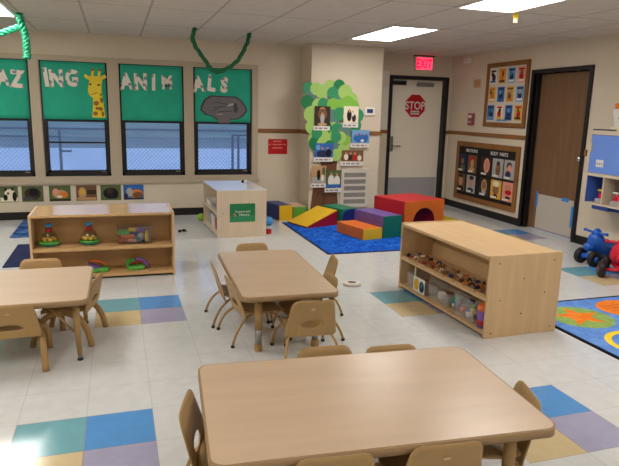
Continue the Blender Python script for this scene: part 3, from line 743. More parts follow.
# ---------------------------------------------------------------- rugs
def rug(name, label, m_, x0, x1, y0, y1, z=.008, border=None, bw=.03):
    q = MB(border or m_); q.box(x0, x1, y0, y1, 0, z, .002)
    if border: q.m(m_); q.rect(x0 + bw, y0 + bw, x1 - bw, y1 - bw, z + .0006)
    return q, label, name
q, l, n = rug('play_rug', 'bright blue rug under the foam climbing blocks', 'rug_blue', 2.052, 3.95, 5.64, 7.47, .008, 'rug_navy', .022); tag(q.build(n), l, 'rug')
q, l, n = rug('play_rug', 'x', 'rug_sky', 2.90, 4.75, 1.95, 3.73, .008, 'rug_black', .028)
lz = .0092
q.m('rug_green'); q.ell(3.235, 3.36, .235, .235, lz, 28); q.m('rug_orange')
q.poly([(3.235 + (.20 if i % 2 == 0 else .085) * math.cos(R_(-60) + i * PI / 5), 3.37 + (.20 if i % 2 == 0 else .085) * math.sin(R_(-60) + i * PI / 5)) for i in range(10)], lz + .0006)
q.m('rug_orange'); q.ell(3.75, 3.44, .235, .20, lz, 28); q.m('rug_orange_dark')
for k in range(4): q.ell(3.75, 3.36 + .055 * k, .16, .010, lz + .0006, 16)
q.m('rug_yellow'); q.ell(3.27, 2.82, .245, .235, lz, 32); q.m('rug_sky'); q.ell(3.27, 2.82, .20, .19, lz + .0006, 28); q.m('rug_green'); q.ell(3.27, 2.82, .115, .11, lz + .0012, 24); q.m('rug_red'); q.ell(3.27, 2.82, .06, .06, lz + .0018, 20)
q.m('rug_orange'); q.ell(3.85, 2.85, .22, .2, lz, 24); q.m('rug_green'); q.ell(3.3, 2.3, .22, .2, lz, 24); q.m('rug_yellow'); q.ell(3.9, 2.3, .2, .2, lz, 24); q.m('rug_green'); q.ell(4.35, 3.3, .22, .22, lz, 24)
tag(q.build(n), 'light blue rug with an orange star and coloured circles beside the puzzle shelf', 'rug')
q = MB('rug_wave'); q.add([(-1.17, 7.13, 0), (-.30, 7.13, 0), (-.30, 8.22, 0), (-1.17, 8.22, 0)] + [(-1.17, 7.13, .008), (-.30, 7.13, .008), (-.30, 8.22, .008), (-1.17, 8.22, .008)], [(3, 2, 1, 0), (4, 5, 6, 7), (0, 1, 5, 4), (1, 2, 6, 5), (2, 3, 7, 6), (3, 0, 4, 7)])
tag(q.build('floor_mat'), 'patterned blue mat at the foot of the window wall, behind the left shelf', 'mat')
q = MB('rug_navy'); q.box(-1.03, -.25, 5.79, 6.74, 0, .01, .003); tag(q.build('floor_mat'), 'plain dark navy mat just behind the left toy shelf', 'mat')
t = thing('floor_toy', 'small beige oval toy with a dark hollow on the floor beside the middle table', 'toy', place(1.88, 4.54, 0, R_(-30)))
q = MB('offwhite'); q.prism([(.075 * math.cos(2 * PI * i / 24), .05 * math.sin(2 * PI * i / 24)) for i in range(24)], 0, .03, True); q.build('body', t)
q = MB('darkbrown'); q.prism([(.038 * math.cos(2 * PI * i / 20), .022 * math.sin(2 * PI * i / 20)) for i in range(20)], .03, .033, True); q.build('hollow', t)

# ---------------------------------------------------------------- foam blocks
zr = .0088
def foam(label, x, y, rz, z=zr): return thing('foam_block', label, 'foam block', place(x, y, z, rz), 'soft foam climbing blocks')
def foam_box(label, x, y, rz, w, d, h, body, end, top=None, z=zr):
    o = foam(label, x, y, rz, z)
    q = MB(body); q.box(0, w, .012, d, 0, h, .012); q.build('body', o)
    q = MB(end); q.box(0.0, w, 0, .016, 0, h, .008); q.build('end_panel', o)
    if top: q = MB(top); q.box(0.004, w - .004, .014, d - .004, h - .006, h + .004, .003); q.build('top_panel', o)
    return o
r13 = R_(13)
foam_box('low orange foam step with a yellow end on the blue rug', 2.677, 6.175, r13, .272, .56, .132, 'v_orange', 'v_yellow')
foam_box('purple foam block with a teal end between the orange step and the red cube', 2.955, 6.235, r13, .275, .60, .262, 'v_purple', 'v_teal')
# red tunnel cube
o = foam('red foam cube with an arched hole in its orange end', 3.262, 6.31, R_(14))
w_, d_, h_ = .64, .60, .415
def arch(w0, w1, hh, ra):
    pts = [(w0, 0)]
    c = (w0 + w1) / 2; a = (w1 - w0) / 2
    for i in range(13):
        t_ = PI - PI * i / 12; pts.append((c + a * math.cos(t_), hh - ra + ra * math.sin(t_)))
    pts.append((w1, 0)); return pts
prof = [(0, 0)] + arch(.14, .485, .325, .16) + [(w_, 0), (w_, h_), (0, h_)]
def arch_prism(q, y0, y1, m_in):
    n = len(prof); lo = 1; hi = n - 4
    # end faces as strips so that they stay planar
    A = [(x, y0, z) for x, z in prof]; B = [(x, y1, z) for x, z in prof]
    for P, flip in ((A, False), (B, True)):
        ar = P[lo:hi + 1]; tops = [(0, P[0][1], p[2]) for p in ar]
        fs = []; vs = []
        for i in range(len(ar) - 1):
            o_ = len(vs)
            xa, xb = ar[i][0], ar[i + 1][0]
            vs += [ar[i], ar[i + 1], (xb, P[0][1], h_), (xa, P[0][1], h_)]
            if abs(xa - xb) > 1e-6: fs.append((o_, o_ + 1, o_ + 2, o_ + 3))
        o_ = len(vs); vs += [P[0], ar[0], (ar[0][0], P[0][1], h_), (0, P[0][1], h_), ar[-1], (w_, P[0][1], 0), (w_, P[0][1], h_), (ar[-1][0], P[0][1], h_)]
        fs += [(o_, o_ + 1, o_ + 2, o_ + 3), (o_ + 4, o_ + 5, o_ + 6, o_ + 7)]
        q.add(vs, [f[::-1] if flip else f for f in fs])
    out = [(0, 0), (w_, 0), (w_, h_), (0, h_)]
    for (a, b_) in ((out[1], out[2]), (out[2], out[3]), (out[3], out[0])): q.add([(a[0], y0, a[1]), (b_[0], y0, b_[1]), (b_[0], y1, b_[1]), (a[0], y1, a[1])], [(3, 2, 1, 0)])
    q.m(m_in)
    ar = prof[lo:hi + 1]
    for i in range(len(ar) - 1): q.add([(ar[i][0], y0, ar[i][1]), (ar[i + 1][0], y0, ar[i + 1][1]), (ar[i + 1][0], y1, ar[i + 1][1]), (ar[i][0], y1, ar[i][1])], [(0, 1, 2, 3)])
q = MB('v_red'); arch_prism(q, .016, d_, 'v_crimson'); q.build('body', o)
q = MB('v_orange'); arch_prism(q, 0, .0155, 'v_crimson'); q.build('end_panel', o)
# wedges: profile in x,z extruded along y
def wedge(label, x, y, rz, w, d, h, top, side, low=.0, lo_h=.015, z=zr):
    o = foam(label, x, y, rz, z)
    a, b_ = (lo_h, h) if low == 0 else (h, lo_h)
    q = MB(side); q.M = Matrix.Rotation(PI / 2, 4, 'X') @ Matrix.Scale(1, 4); q.prism([(0, 0), (w, 0), (w, b_), (0, a)], -d, 0); q.build('body', o)
    q = MB(top); n = Vector((-(b_ - a), 0, w)).normalized() * .006
    vs = [(0, 0, a), (w, 0, b_), (w, d, b_), (0, d, a)]; q.add(vs + [tuple(Vector(p) + n) for p in vs], [(3, 2, 1, 0), (4, 5, 6, 7), (0, 1, 5, 4), (1, 2, 6, 5), (2, 3, 7, 6), (3, 0, 4, 7)]); q.build('top_panel', o)
    return o
wedge('yellow foam wedge with red sides at the left of the blue rug', 2.25, 6.995, R_(18), .485, .43, .19, 'v_yellow', 'v_crimson')
wedge('yellow-green foam wedge sloping down right of the red cube', 3.915, 6.59, R_(16), .66, .50, .20, 'v_olive', 'v_olive', 1, z=.0)
# green block with navy arched end
o = foam('green foam block with a navy arched end between the yellow wedge and purple block', 2.762, 7.05, R_(18))
q = MB('v_green'); q.box(0, .26, .02, .46, 0, .215, .012); q.build('body', o)
q = MB('v_navy'); q.M = Matrix.Rotation(PI / 2, 4, 'X'); q.prism([(0, 0), (.26, 0), (.26, .12)] + [(.13 + .13 * math.cos(PI * i / 12), .12 + .095 * math.sin(PI * i / 12)) for i in range(1, 12)] + [(0, .12)], -.02, 0); q.build('end_panel', o)
foam_box('navy foam block with a yellow end against the window wall', 2.055, 7.60, R_(10), .195, .46, .205, 'v_navy', 'v_yellow', z=0.0)
foam_box('green foam block with a pinkish top beside the navy and yellow block', 2.275, 7.71, R_(4), .20, .40, .165, 'v_lime', 'v_lime', 'v_pink', z=0.0)

# ---------------------------------------------------------------- window papers and letters
PAPER = ['with letters A and Z over the first window from the left', 'with letters I N G and a giraffe over the second window', 'with letters A N I M over the third window', 'with letters A L S and a grey cutout on the last window']
for k, (a, bb) in enumerate(WIN):
    q = MB('paper_green'); n = 10; a2, b2 = a + .02, bb - .02
    vs = []; fs = []
    for j in range(n + 1):
        for i in range(n + 1):
            u = a2 + (b2 - a2) * i / n; v = 1.285 + (1.995 - 1.285) * j / n
            vs.append((u, YW - .0 + .004 * math.sin(i * 1.7 + j * .9 + k) * (j / n), v))
    for j in range(n):
        for i in range(n): fs.append((j * (n + 1) + i, j * (n + 1) + i + 1, (j + 1) * (n + 1) + i + 1, (j + 1) * (n + 1) + i))
    q.add(vs, fs, True)
    o = q.build('green_paper'); so = o.modifiers.new('t', 'SOLIDIFY'); so.thickness = .0012
    tag(o, 'green paper sheet ' + PAPER[k], 'paper', 'green paper over the windows')
def wp(u, v):  # point on the window wall seen in the photograph's frame
    return None
LET = [('A', -1.29, 1.775, .19, 0, 'first letter A at the left edge of the photo'), ('Z', -1.135, 1.765, .21, -3, 'letter Z on the first window'),
       ('I', -.805, 1.80, .23, 6, 'letter I beside letter N on the giraffe window'), ('N', -.685, 1.79, .215, 3, 'letter N between I and G on the giraffe window'), ('G', -.505, 1.80, .205, 0, 'letter G next to the giraffe'),
       ('A', .155, 1.785, .21, 3, 'letter A at the start of the third window'), ('N', .335, 1.785, .215, 2, 'letter N on the third window'), ('I', .50, 1.785, .21, -1, 'letter I on the third window'), ('M', .67, 1.79, .18, 0, 'letter M at the end of the third window'),
       ('A', 1.085, 1.785, .21, 6, 'letter A on the fourth window above the grey cutout'), ('L', 1.265, 1.80, .215, -6, 'letter L on the fourth window'), ('S', 1.435, 1.785, .205, -3, 'letter S on the fourth window')]
for ch, x, z, size, rot, lab in LET:
    q = MB('letter_paper'); q.text(ch, size * 1.28, (0, 0), .0015, 0, .055, .78)
    M = frame((x, YW - .0075, z), (1, 0, 0), (0, 0, 1)) @ Matrix.Rotation(R_(rot), 4, 'Z')
    tag(q.build('paper_letter', None, M), 'pale flowered cut-paper ' + lab, 'letter', 'cut-out letters across the windows')
# giraffe cutout
t = thing('giraffe_cutout', 'yellow paper giraffe with brown spots on the green paper', 'decoration', frame((-.225, YW - .0075, 1.315) , (1, 0, 0), (0, 0, 1)))
q = MB('yellow')
q.prism([(-.055, 0), (.105, 0), (.085, .20), (.07, .33), (.075, .42), (.085, .46), (.055, .52), (-.065, .52), (-.075, .44), (-.09, .38), (-.095, .32), (-.07, .27), (-.035, .245), (-.04, .15)], 0, .002); q.build('neck_and_head', t)
for nm, pts in (('ear', [(-.06, .46), (-.135, .505), (-.12, .54), (-.06, .51)]), ('ear', [(.06, .46), (.06, .51), (.12, .545), (.14, .51)])):
    q = MB('yellow'); q.prism(pts[::-1], 0, .002); q.build(nm, t)
for cx in (-.035, .045):
    q = MB('yellow'); q.prism([(cx - .012, .51), (cx + .012, .51), (cx + .018 + .012, .585), (cx - .004, .59)], 0, .0025); q.m('giraffe_brown'); q.ell(cx + .012, .595, .02, .016, .003); q.build('horn', t)
q = MB('giraffe_brown')
for (a, b_, c_, d_, r) in ((.0, .18, .035, .03, .3), (.05, .11, .03, .025, -.3), (-.015, .05, .032, .028, .2), (.065, .22, .02, .035, 0), (.075, .045, .018, .035, 0), (.01, .115, .025, .02, 0), (.06, .29, .012, .02, 0)): q.ell(a, b_, c_, d_, .0028, 12, r)
q.build('spots', t)
q = MB('black'); q.ell(-.062, .415, .016, .011, .003); q.ell(.04, .41, .018, .011, .003); q.M = Matrix.Translation((-.02, .30, 0)) @ Matrix.Rotation(.35, 4, 'Z'); q.rect(-.05, -.003, .05, .003, .003); q.build('face_marks', t)
# grey cutout
t = thing('grey_cutout', 'large dark grey paper cutout with a narrow stem under the letters A L S', 'decoration', frame((1.43, YW - .0068, 1.46), (1, 0, 0), (0, 0, 1)))
out = [(-.09, -.20), (.08, -.20), (.09, -.145), (.20, -.135), (.27, -.09), (.325, -.02), (.315, .035), (.25, .12), (.17, .175), (-.19, .18), (-.27, .125), (-.315, .04), (-.325, -.02), (-.26, -.08), (-.17, -.10), (-.10, -.145)]
q = MB('grey_dark'); q.prism(out, 0, .002); q.m('grey_paper'); q.poly([(x * .92, y * .90) for x, y in out], .0026); q.build('sheet', t)
q = MB('grey_dark')
for (x, y, a, b_, r) in ((-.05, .03, .11, .006, .15), (.02, .07, .13, .005, -.1), (.03, -.03, .12, .005, .05), (-.12, -.01, .05, .005, .5), (.16, .02, .03, .07, .1), (-.1, .09, .08, .004, .2)): q.ell(x, y, a, b_, .0032, 14, r)
q.m('grey_l'); q.ell(.09, .06, .05, .015, .0034, 12, .3); q.ell(-.06, -.07, .05, .006, .0034, 12, .1); q.build('crease_marks', t)

# ---------------------------------------------------------------- animal pictures under the windows
def picture(name, label, cat, group, M, w_, h_, bg, patches, border=None, th=.002):
    q = MB('white' if border else bg); q.box(-w_ / 2, w_ / 2, -h_ / 2, h_ / 2, 0, th)
    nn = th + .0006
    if border: q.m(bg); q.rect(-w_ / 2 + border, -h_ / 2 + border, w_ / 2 - border, h_ / 2 - border, nn); nn += .0006
    for p in patches:
        q.m(p[0])
        if p[1] == 'e': q.ell(p[2] * w_, p[3] * h_, p[4] * w_, p[5] * h_, nn, 14, p[6] if len(p) > 6 else 0)
        elif p[1] == 'r': q.rect(p[2] * w_, p[3] * h_, p[4] * w_, p[5] * h_, nn)
        nn += .0004
    return tag(q.build(name, None, M), label, cat, group)
ANI = [(-1.325, .21, 'olive_p', [('cream', 'r', -.48, -.46, .48, -.2), ('cream', 'e', .05, .02, .3, .3), ('black', 'e', -.18, .3, .07, .1), ('black', 'e', .2, .32, .07, .1), ('black', 'e', .3, -.15, .12, .3), ('black', 'e', -.2, -.2, .12, .2), ('black', 'e', -.05, .05, .06, .08)], 'panda picture, first in the row of animal pictures under the windows'),
       (-1.05, .255, 'olive_p', [('darkbrown', 'e', 0, 0, .38, .4), ('black', 'e', .05, .1, .22, .25), ('grey_dark', 'e', -.2, -.3, .3, .12)], 'dark forest animal picture, second in the row under the windows'),
       (-.725, .26, 'olive_p', [('tan_p', 'e', 0, -.05, .36, .28), ('pink', 'e', -.2, .12, .14, .2), ('orange_p', 'e', .18, -.1, .2, .2), ('cream', 'e', -.02, -.2, .14, .08), ('darkbrown', 'r', -.48, -.48, .48, -.36)], 'tawny cat picture, third in the row under the windows'),
       (-.4, .255, 'brown_p', [('darkbrown', 'r', .0, -.1, .46, .2), ('tan_p', 'e', -.2, .0, .2, .38), ('gold_p', 'e', -.2, .08, .12, .2), ('tan_p', 'r', -.46, -.46, .46, -.28)], 'golden brown animal picture, fourth in the row under the windows'),
       (-.095, .26, 'olive_p', [('black', 'e', 0, -.05, .38, .36), ('darkbrown', 'e', -.05, .1, .16, .2), ('grey_l', 'e', .1, -.2, .06, .08), ('black', 'e', .2, -.15, .16, .25)], 'black ape picture, fifth in the row under the windows'),
       (.197, .262, 'blue_p', [('orange_p', 'e', .15, -.12, .32, .3), ('brown_p', 'e', .2, -.2, .25, .22), ('grey_l', 'e', -.2, 0, .16, .3), ('navy_p', 'e', -.38, -.25, .1, .2), ('darkbrown', 'r', -.48, -.48, .48, -.38)], 'blue and orange animal picture, last in the row under the windows')]
for x, w_, bg, pt, lab in ANI: picture('animal_picture', lab, 'picture', 'animal pictures under the windows', frame((x, YW - .0001, .333), (1, 0, 0), (0, 0, 1)), w_, .205, bg, pt)
# red notice
t = thing('notice_sign', 'red notice with white lines on the wall right of the windows', 'sign', frame((2.2, YW, .953), (1, 0, 0), (0, 0, 1)))
q = MB('offwhite'); q.box(-.148, .148, -.113, .113, 0, .002); q.m('red_sign'); q.rect(-.142, -.107, .142, .107, .0026); q.m('pink')
for (a, b_, z, h) in ((-.07, .065, .075, .018), (-.135, -.085, .03, .014), (-.075, .075, .03, .014), (.085, .135, .03, .014), (-.075, .075, -.018, .016)):
    n = int((b_ - a) / .018)
    for i in range(n): q.rect(a + i * .018, z - h / 2, a + i * .018 + .014, z + h / 2, .0032)
q.build('card', t)

# ---------------------------------------------------------------- paper tree on the column
FC = frame((0, YC, 0), (1, 0, 0), (0, 0, 1))
t = thing('paper_tree', 'paper tree with a brown trunk and round green leaves on the column', 'decoration', FC)
q = MB('trunk'); q.prism([(2.565, .10), (2.99, .10), (2.965, .30), (2.93, .5), (2.945, .75), (2.985, .95), (3.06, 1.12), (2.80, 1.12), (2.78, .95), (2.70, .70), (2.60, .42)], .0, .0025)
q.m('darkbrown')
for i in range(26):
    x, z = random.uniform(2.64, 2.92), random.uniform(.14, .9); q.ell(x, z, .006, random.uniform(.02, .06), .0031 , 8, random.uniform(-.4, .4))
q.build('trunk', t)
LV = [('leaf_mid', 2.57, 1.76, .10), ('leaf_grey', 2.62, 1.68, .09), ('leaf_dark', 2.56, 1.58, .11), ('leaf_light', 2.68, 1.76, .10), ('leaf_light', 2.76, 1.73, .11), ('leaf_light', 2.88, 1.79, .11), ('leaf_dark', 3.01, 1.81, .10), ('leaf_grey', 3.03, 1.69, .10), ('leaf_mid', 2.92, 1.71, .10), ('leaf_light', 3.10, 1.73, .12), ('leaf_light', 3.19, 1.63, .12), ('leaf_lime', 3.14, 1.58, .12), ('leaf_lime', 3.23, 1.54, .10),
      ('leaf_light', 2.62, 1.42, .13), ('leaf_light', 2.64, 1.25, .12), ('leaf_light', 2.67, 1.08, .11), ('leaf_light', 2.72, 1.53, .12), ('leaf_mid', 2.79, 1.56, .10), ('leaf_lime', 2.93, 1.55, .11), ('leaf_lime', 3.03, 1.53, .12), ('leaf_grey', 2.92, 1.39, .12), ('leaf_mid', 3.03, 1.43, .11), ('leaf_light', 2.94, 1.22, .12), ('leaf_lime', 2.89, 1.17, .12), ('leaf_mid', 3.0, 1.22, .11), ('leaf_grey', 3.13, 1.17, .10),
      ('leaf_mid', 3.29, 1.42, .11), ('leaf_mid', 3.27, 1.28, .10), ('leaf_light', 3.16, 1.40, .10), ('leaf_dark', 2.69, 1.03, .12), ('leaf_light', 2.80, 1.01, .12), ('leaf_light', 2.90, 1.06, .12), ('leaf_dark', 2.90, .98, .11), ('leaf_light', 3.06, .99, .12), ('leaf_grey', 3.03, 1.0, .10), ('leaf_light', 2.99, .87, .10), ('leaf_light', 3.10, .95, .10), ('leaf_dark', 2.84, 1.25, .09), ('leaf_lime', 3.12, 1.08, .09), ('leaf_light', 2.78, 1.16, .10), ('leaf_mid', 2.70, 1.17, .09), ('leaf_grey', 3.08, 1.19, .09), ('leaf_light', 3.05, 1.11, .10), ('leaf_mid', 2.98, 1.12, .09)]
for i, (m_, x, z, r) in enumerate(LV):
    x -= .075; q = MB(m_); a0 = random.random()
    q.prism([(x + r * .86 * math.cos(a0 + 2 * PI * k / 20), z + r * .86 * math.sin(a0 + 2 * PI * k / 20)) for k in range(20)], .0172 + .0004 * i, .0178 + .0004 * i); q.build('leaf', t)
PH = [((314, 106), (2.697, 1.40), .226, .262, 'darkbrown', [('gold_p', 'e', 0, .3, .2, .15), ('brown_p', 'e', 0, .1, .3, .3), ('grey_l', 'e', 0, -.12, .13, .3), ('skin', 'e', 0, .1, .07, .08), ('tan_p', 'e', 0, -.42, .3, .08)], 'family photo with a golden background at the upper left of the paper tree'),
      (0, (3.117, 1.428), .22, .228, 'cream', [('black', 'e', -.12, -.05, .16, .36), ('darkbrown', 'e', .2, -.2, .14, .25), ('skin', 'e', -.1, .2, .07, .08), ('white', 'e', .12, .05, .1, .15), ('skin', 'e', .12, .18, .05, .06)], 'family photo with dark clothes at the upper right of the paper tree'),
      (0, (3.273, 1.127), .267, .178, 'sky_p', [('blue_p', 'e', -.1, -.1, .3, .35), ('blue_p', 'e', .25, -.1, .18, .35), ('skin', 'e', -.2, .15, .05, .08), ('skin', 'e', .0, .2, .05, .08), ('skin', 'e', .22, .18, .05, .08), ('white', 'e', .1, -.3, .1, .1)], 'family photo in bright blue clothes at the right edge of the paper tree'),
      (0, (2.733, .936), .27, .192, 'blue_p', [('navy_p', 'e', -.1, -.25, .3, .25), ('skin', 'e', -.08, .12, .06, .1), ('skin', 'e', .2, .12, .06, .1), ('black', 'e', .25, -.2, .16, .3), ('sky_p', 'e', -.32, .2, .12, .2)], 'family photo on a blue background at the lower left of the paper tree'),
      (0, (3.163, .86), .325, .155, 'brown_p', [('cream', 'e', -.3, -.1, .1, .3), ('skin', 'e', -.3, .2, .05, .12), ('darkbrown', 'e', -.1, -.1, .1, .3), ('skin', 'e', -.1, .2, .05, .12), ('red', 'e', .1, -.15, .1, .3), ('skin', 'e', .1, .2, .05, .12), ('skin2', 'e', .32, .2, .05, .12), ('cream', 'e', .32, -.2, .1, .25)], 'wide family photo in brown tones just above the wall vent'),
      (0, (2.669, .60), .214, .24, 'tan_p', [('grey_l', 'r', -.48, -.48, .48, -.15), ('black', 'e', -.02, .0, .12, .35), ('skin', 'e', -.02, .3, .05, .06), ('olive_p', 'e', .32, .2, .12, .25), ('cream', 'e', .25, -.2, .1, .2)], 'family photo with one dark figure on the left of the tree trunk'),
      (0, (2.888, .535), .235, .25, 'olive_p', [('white', 'e', -.15, -.1, .2, .35), ('white', 'e', .22, -.15, .2, .35), ('skin', 'e', -.15, .28, .07, .08), ('skin', 'e', .2, .24, .07, .08), ('blue_p', 'r', -.48, -.48, .48, -.3)], 'family photo with white clothes at the foot of the paper tree')]
for k, (_, (x, z), w_, h_, bg, pt, lab) in enumerate(PH):
    o = picture('family_photo', lab, 'photo', 'family photos on the paper tree', frame((x, YC - .036, z), (1, 0, 0), (0, 0, 1)), w_, h_, bg, pt)
    q = MB('white'); q.box(-w_ * .55, w_ * .5, -h_ / 2 - .062, -h_ / 2 - .004, .001, .003); q.m('ink')
    nw = int(w_ * .85 / .018)
    for i in range(nw):
        if i % 4 == 2: continue
        x0 = -w_ * .44 + i * .018; q.rect(x0, -h_ / 2 - .044, x0 + .013, -h_ / 2 - .024, .0036)
    c_ = q.build('caption_strip', o); c_['label'] = 'white caption strip'
# thermostat, vent on the column
t = thing('thermostat', 'small white thermostat with a blue screen on the column', 'thermostat', frame((3.405, YC, 1.478), (1, 0, 0), (0, 0, 1)))
q = MB('white'); q.box(-.075, .075, -.055, .055, 0, .025, .006); q.build('case', t); q = MB('screen_blue'); q.rect(-.045, -.022, .045, .032, .0256); q.build('screen', t)
t = thing('wall_vent', 'cream louvred wall vent low on the column beside the tree trunk', 'vent', frame((3.215, YC, .40), (1, 0, 0), (0, 0, 1)))
q = MB('offwhite'); q.box(-.215, .215, -.275, .275, 0, .03, .006); q.build('plate', t)
for k in range(5):
    zc_ = .19 - .095 * k; q = MB('grey_dark'); q.rect(-.165, zc_ - .032, .165, zc_ + .03, .0306); 
    q.m('offwhite')
    for i in range(22): q.box(-.162 + i * .0150, -.157 + i * .0150, zc_ - .032, zc_ + .03, .0306, .033)
    q.build('grille', t)
# charts on the wall left of the cream door
t = thing('wall_chart', 'narrow pale paper chart on the wall left of the cream door', 'chart', frame((4.0, YD, 1.66), (1, 0, 0), (0, 0, 1)))
q = MB('white'); q.box(-.12, .055, -.46, .44, 0, .002); q.m('cream')
for i in range(14): q.rect(-.10, -.42 + i * .06, .04, -.40 + i * .06, .0027)
q.build('sheet', t)

# ---------------------------------------------------------------- right wall boards
def board(name, label, y0, y1, z0, z1, fw, inner):
    M = frame((XR, y1, z0), (0, -1, 0), (0, 0, 1)); w_, h_ = y1 - y0, z1 - z0
    t = thing(name, label, 'bulletin board', M)
    q = MB('rail_wood'); q.box(0, fw, 0, h_, 0, .025, .003); q.box(w_ - fw, w_, 0, h_, 0, .025, .003); q.box(fw, w_ - fw, 0, fw, 0, .025, .003); q.box(fw, w_ - fw, h_ - fw, h_, 0, .025, .003); q.build('board_frame', t)
    q = MB(inner); q.box(fw, w_ - fw, fw, h_ - fw, 0, .012); q.build('board_panel', t)
    return M, t
M1, t1 = board('bulletin_board', 'wood framed white board of small posters, upper one on the right wall', 6.70, 7.64, 1.305, 2.19, .062, 'offwhite')
cols = ['cream', 'gold_p', 'sky_p', 'pink', 'gold_p', 'blue_p', 'gold_p', 'sky_p', 'blue_p', 'cream', 'blue_p', 'gold_p']
acc = [['navy_p', 'black', 'blue_p'], ['orange_p', 'red', 'darkbrown'], ['navy_p', 'teal_p', 'white'], ['red', 'brown_p', 'cream'], ['orange_p', 'brown_p', 'cream'], ['navy_p', 'sky_p', 'blue_p'], ['brown_p', 'tan_p', 'orange_p'], ['navy_p', 'grey_l', 'white'], ['navy_p', 'teal_p', 'sky_p'], ['red', 'darkbrown', 'gold_p'], ['navy_p', 'sky_p', 'navy_p'], ['red', 'olive_p', 'darkbrown']]
cn = ['cream', 'yellow', 'pale blue', 'pink', 'yellow', 'deep blue', 'yellow', 'pale blue', 'deep blue', 'cream', 'deep blue', 'yellow']
rown = ['top', 'middle', 'bottom']; coln = ['first', 'second', 'third', 'last']
for r in range(3):
    for c_ in range(4):
        k = r * 4 + c_
        M = M1 @ Matrix.Translation((.155 + c_ * .208, .885 - .185 - r * .25, .0125))
        picture('small_poster', '%s poster, %s in the %s row of the upper white board' % (cn[k], coln[c_], rown[r]), 'poster', 'posters on the upper board', M, .155, .205, cols[k],
                [(acc[k][0], 'e', random.uniform(-.15, .15), -.1, .28, .25), (acc[k][1], 'e', random.uniform(-.2, .2), .15, .18, .16), (acc[k][2], 'r', -.4, -.42, .4, -.28), (acc[k][0], 'r', -.38, .3, .38, .42)], None, .0015)
q = MB('sky_p'); q.box(-.12, .12, -.012, .012, 0, .0015); tag(q.build('paper_strip', None, M1 @ Matrix.Translation((.43, .095, .0125))), 'thin blue strip along the bottom of the upper white board', 'paper')
M2, t2 = board('bulletin_board', 'wood framed black board lettered EMOTIONS and BODY PARTS on the right wall', 6.735, 8.295, .165, 1.06, .075, 'black')
def heading(txt, u, v, size, lab):
    q = MB('white'); q.text(txt, size, (0, 0), .0012, .001, .014, .95); tag(q.build('heading_letters', None, M2 @ Matrix.Translation((u, v, .0125))), lab, 'lettering', 'headings on the black board')
heading('EMOTIONS', .41, .765, .066, 'white heading EMOTIONS at the top left of the black board')
heading('BODY  PARTS', 1.10, .765, .07, 'white heading BODY PARTS at the top right of the black board')
cells = [(.165, 0), (.45, 0), (.80, 0), (1.09, 0), (1.365, 0), (.165, 1), (.45, 1), (.80, 1), (1.09, 1), (1.365, 1)]
cbg = ['navy_p', 'brown_p', 'darkbrown', 'grey_l', 'grey_l', 'brown_p', 'grey_l', 'darkbrown', 'gold_p', 'pink']
desc = ['face on a dark blue background, first in the top row', 'face on a brown background, second in the top row', 'large pink ear, third in the top row', 'dark haired figure on pale grey, fourth in the top row', 'grey toned figure, last in the top row',
        'face above a dark shirt, first in the bottom row', 'smiling face on grey, second in the bottom row', 'pale face on dark brown, third in the bottom row', 'figure on a golden background, fourth in the bottom row', 'pink close-up, last in the bottom row']
cpt = [[('darkbrown', 'e', .05, .2, .2, .2), ('skin2', 'e', .05, .1, .15, .18), ('olive_p', 'e', .1, -.3, .28, .2)], [('red', 'e', 0, .28, .28, .12), ('skin', 'e', 0, .05, .2, .22), ('tan_p', 'e', 0, -.3, .3, .15)], [('pink', 'e', .1, .05, .3, .4), ('skin', 'e', .12, .05, .18, .28)], [('brown_p', 'e', .05, -.05, .22, .38), ('skin2', 'e', 0, .1, .15, .15), ('darkbrown', 'e', .05, .25, .16, .12)], [('grey_dark', 'e', -.05, .2, .25, .2), ('pink', 'e', 0, .05, .2, .2), ('navy_p', 'e', -.1, -.25, .25, .2)],
       [('skin', 'e', 0, .1, .26, .3), ('darkbrown', 'e', 0, .38, .28, .1), ('black', 'e', .05, -.35, .35, .15)], [('skin', 'e', 0, .1, .24, .28), ('darkbrown', 'e', .05, .36, .26, .12), ('navy_p', 'e', 0, -.34, .36, .14)], [('tan_p', 'e', 0, .05, .28, .38), ('skin2', 'e', 0, .1, .18, .22), ('grey_l', 'e', 0, -.3, .22, .14)], [('skin2', 'e', .0, -.02, .3, .25), ('cream', 'e', 0, .3, .3, .16), ('darkbrown', 'e', 0, -.35, .2, .12)], [('red', 'e', .05, -.02, .3, .14), ('skin', 'e', 0, .22, .3, .14), ('darkbrown', 'e', .05, -.3, .25, .08)]]
for k, (u, r) in enumerate(cells):
    picture('face_photo', desc[k] + ' of the black board', 'photo', 'photos on the black board', M2 @ Matrix.Translation((u, .565 - .305 * r, .0125)), .235 if u < .6 else .25, .27, cbg[k], cpt[k] + [('white', 'r', -.42, -.46, .1, -.36)], None, .0015)
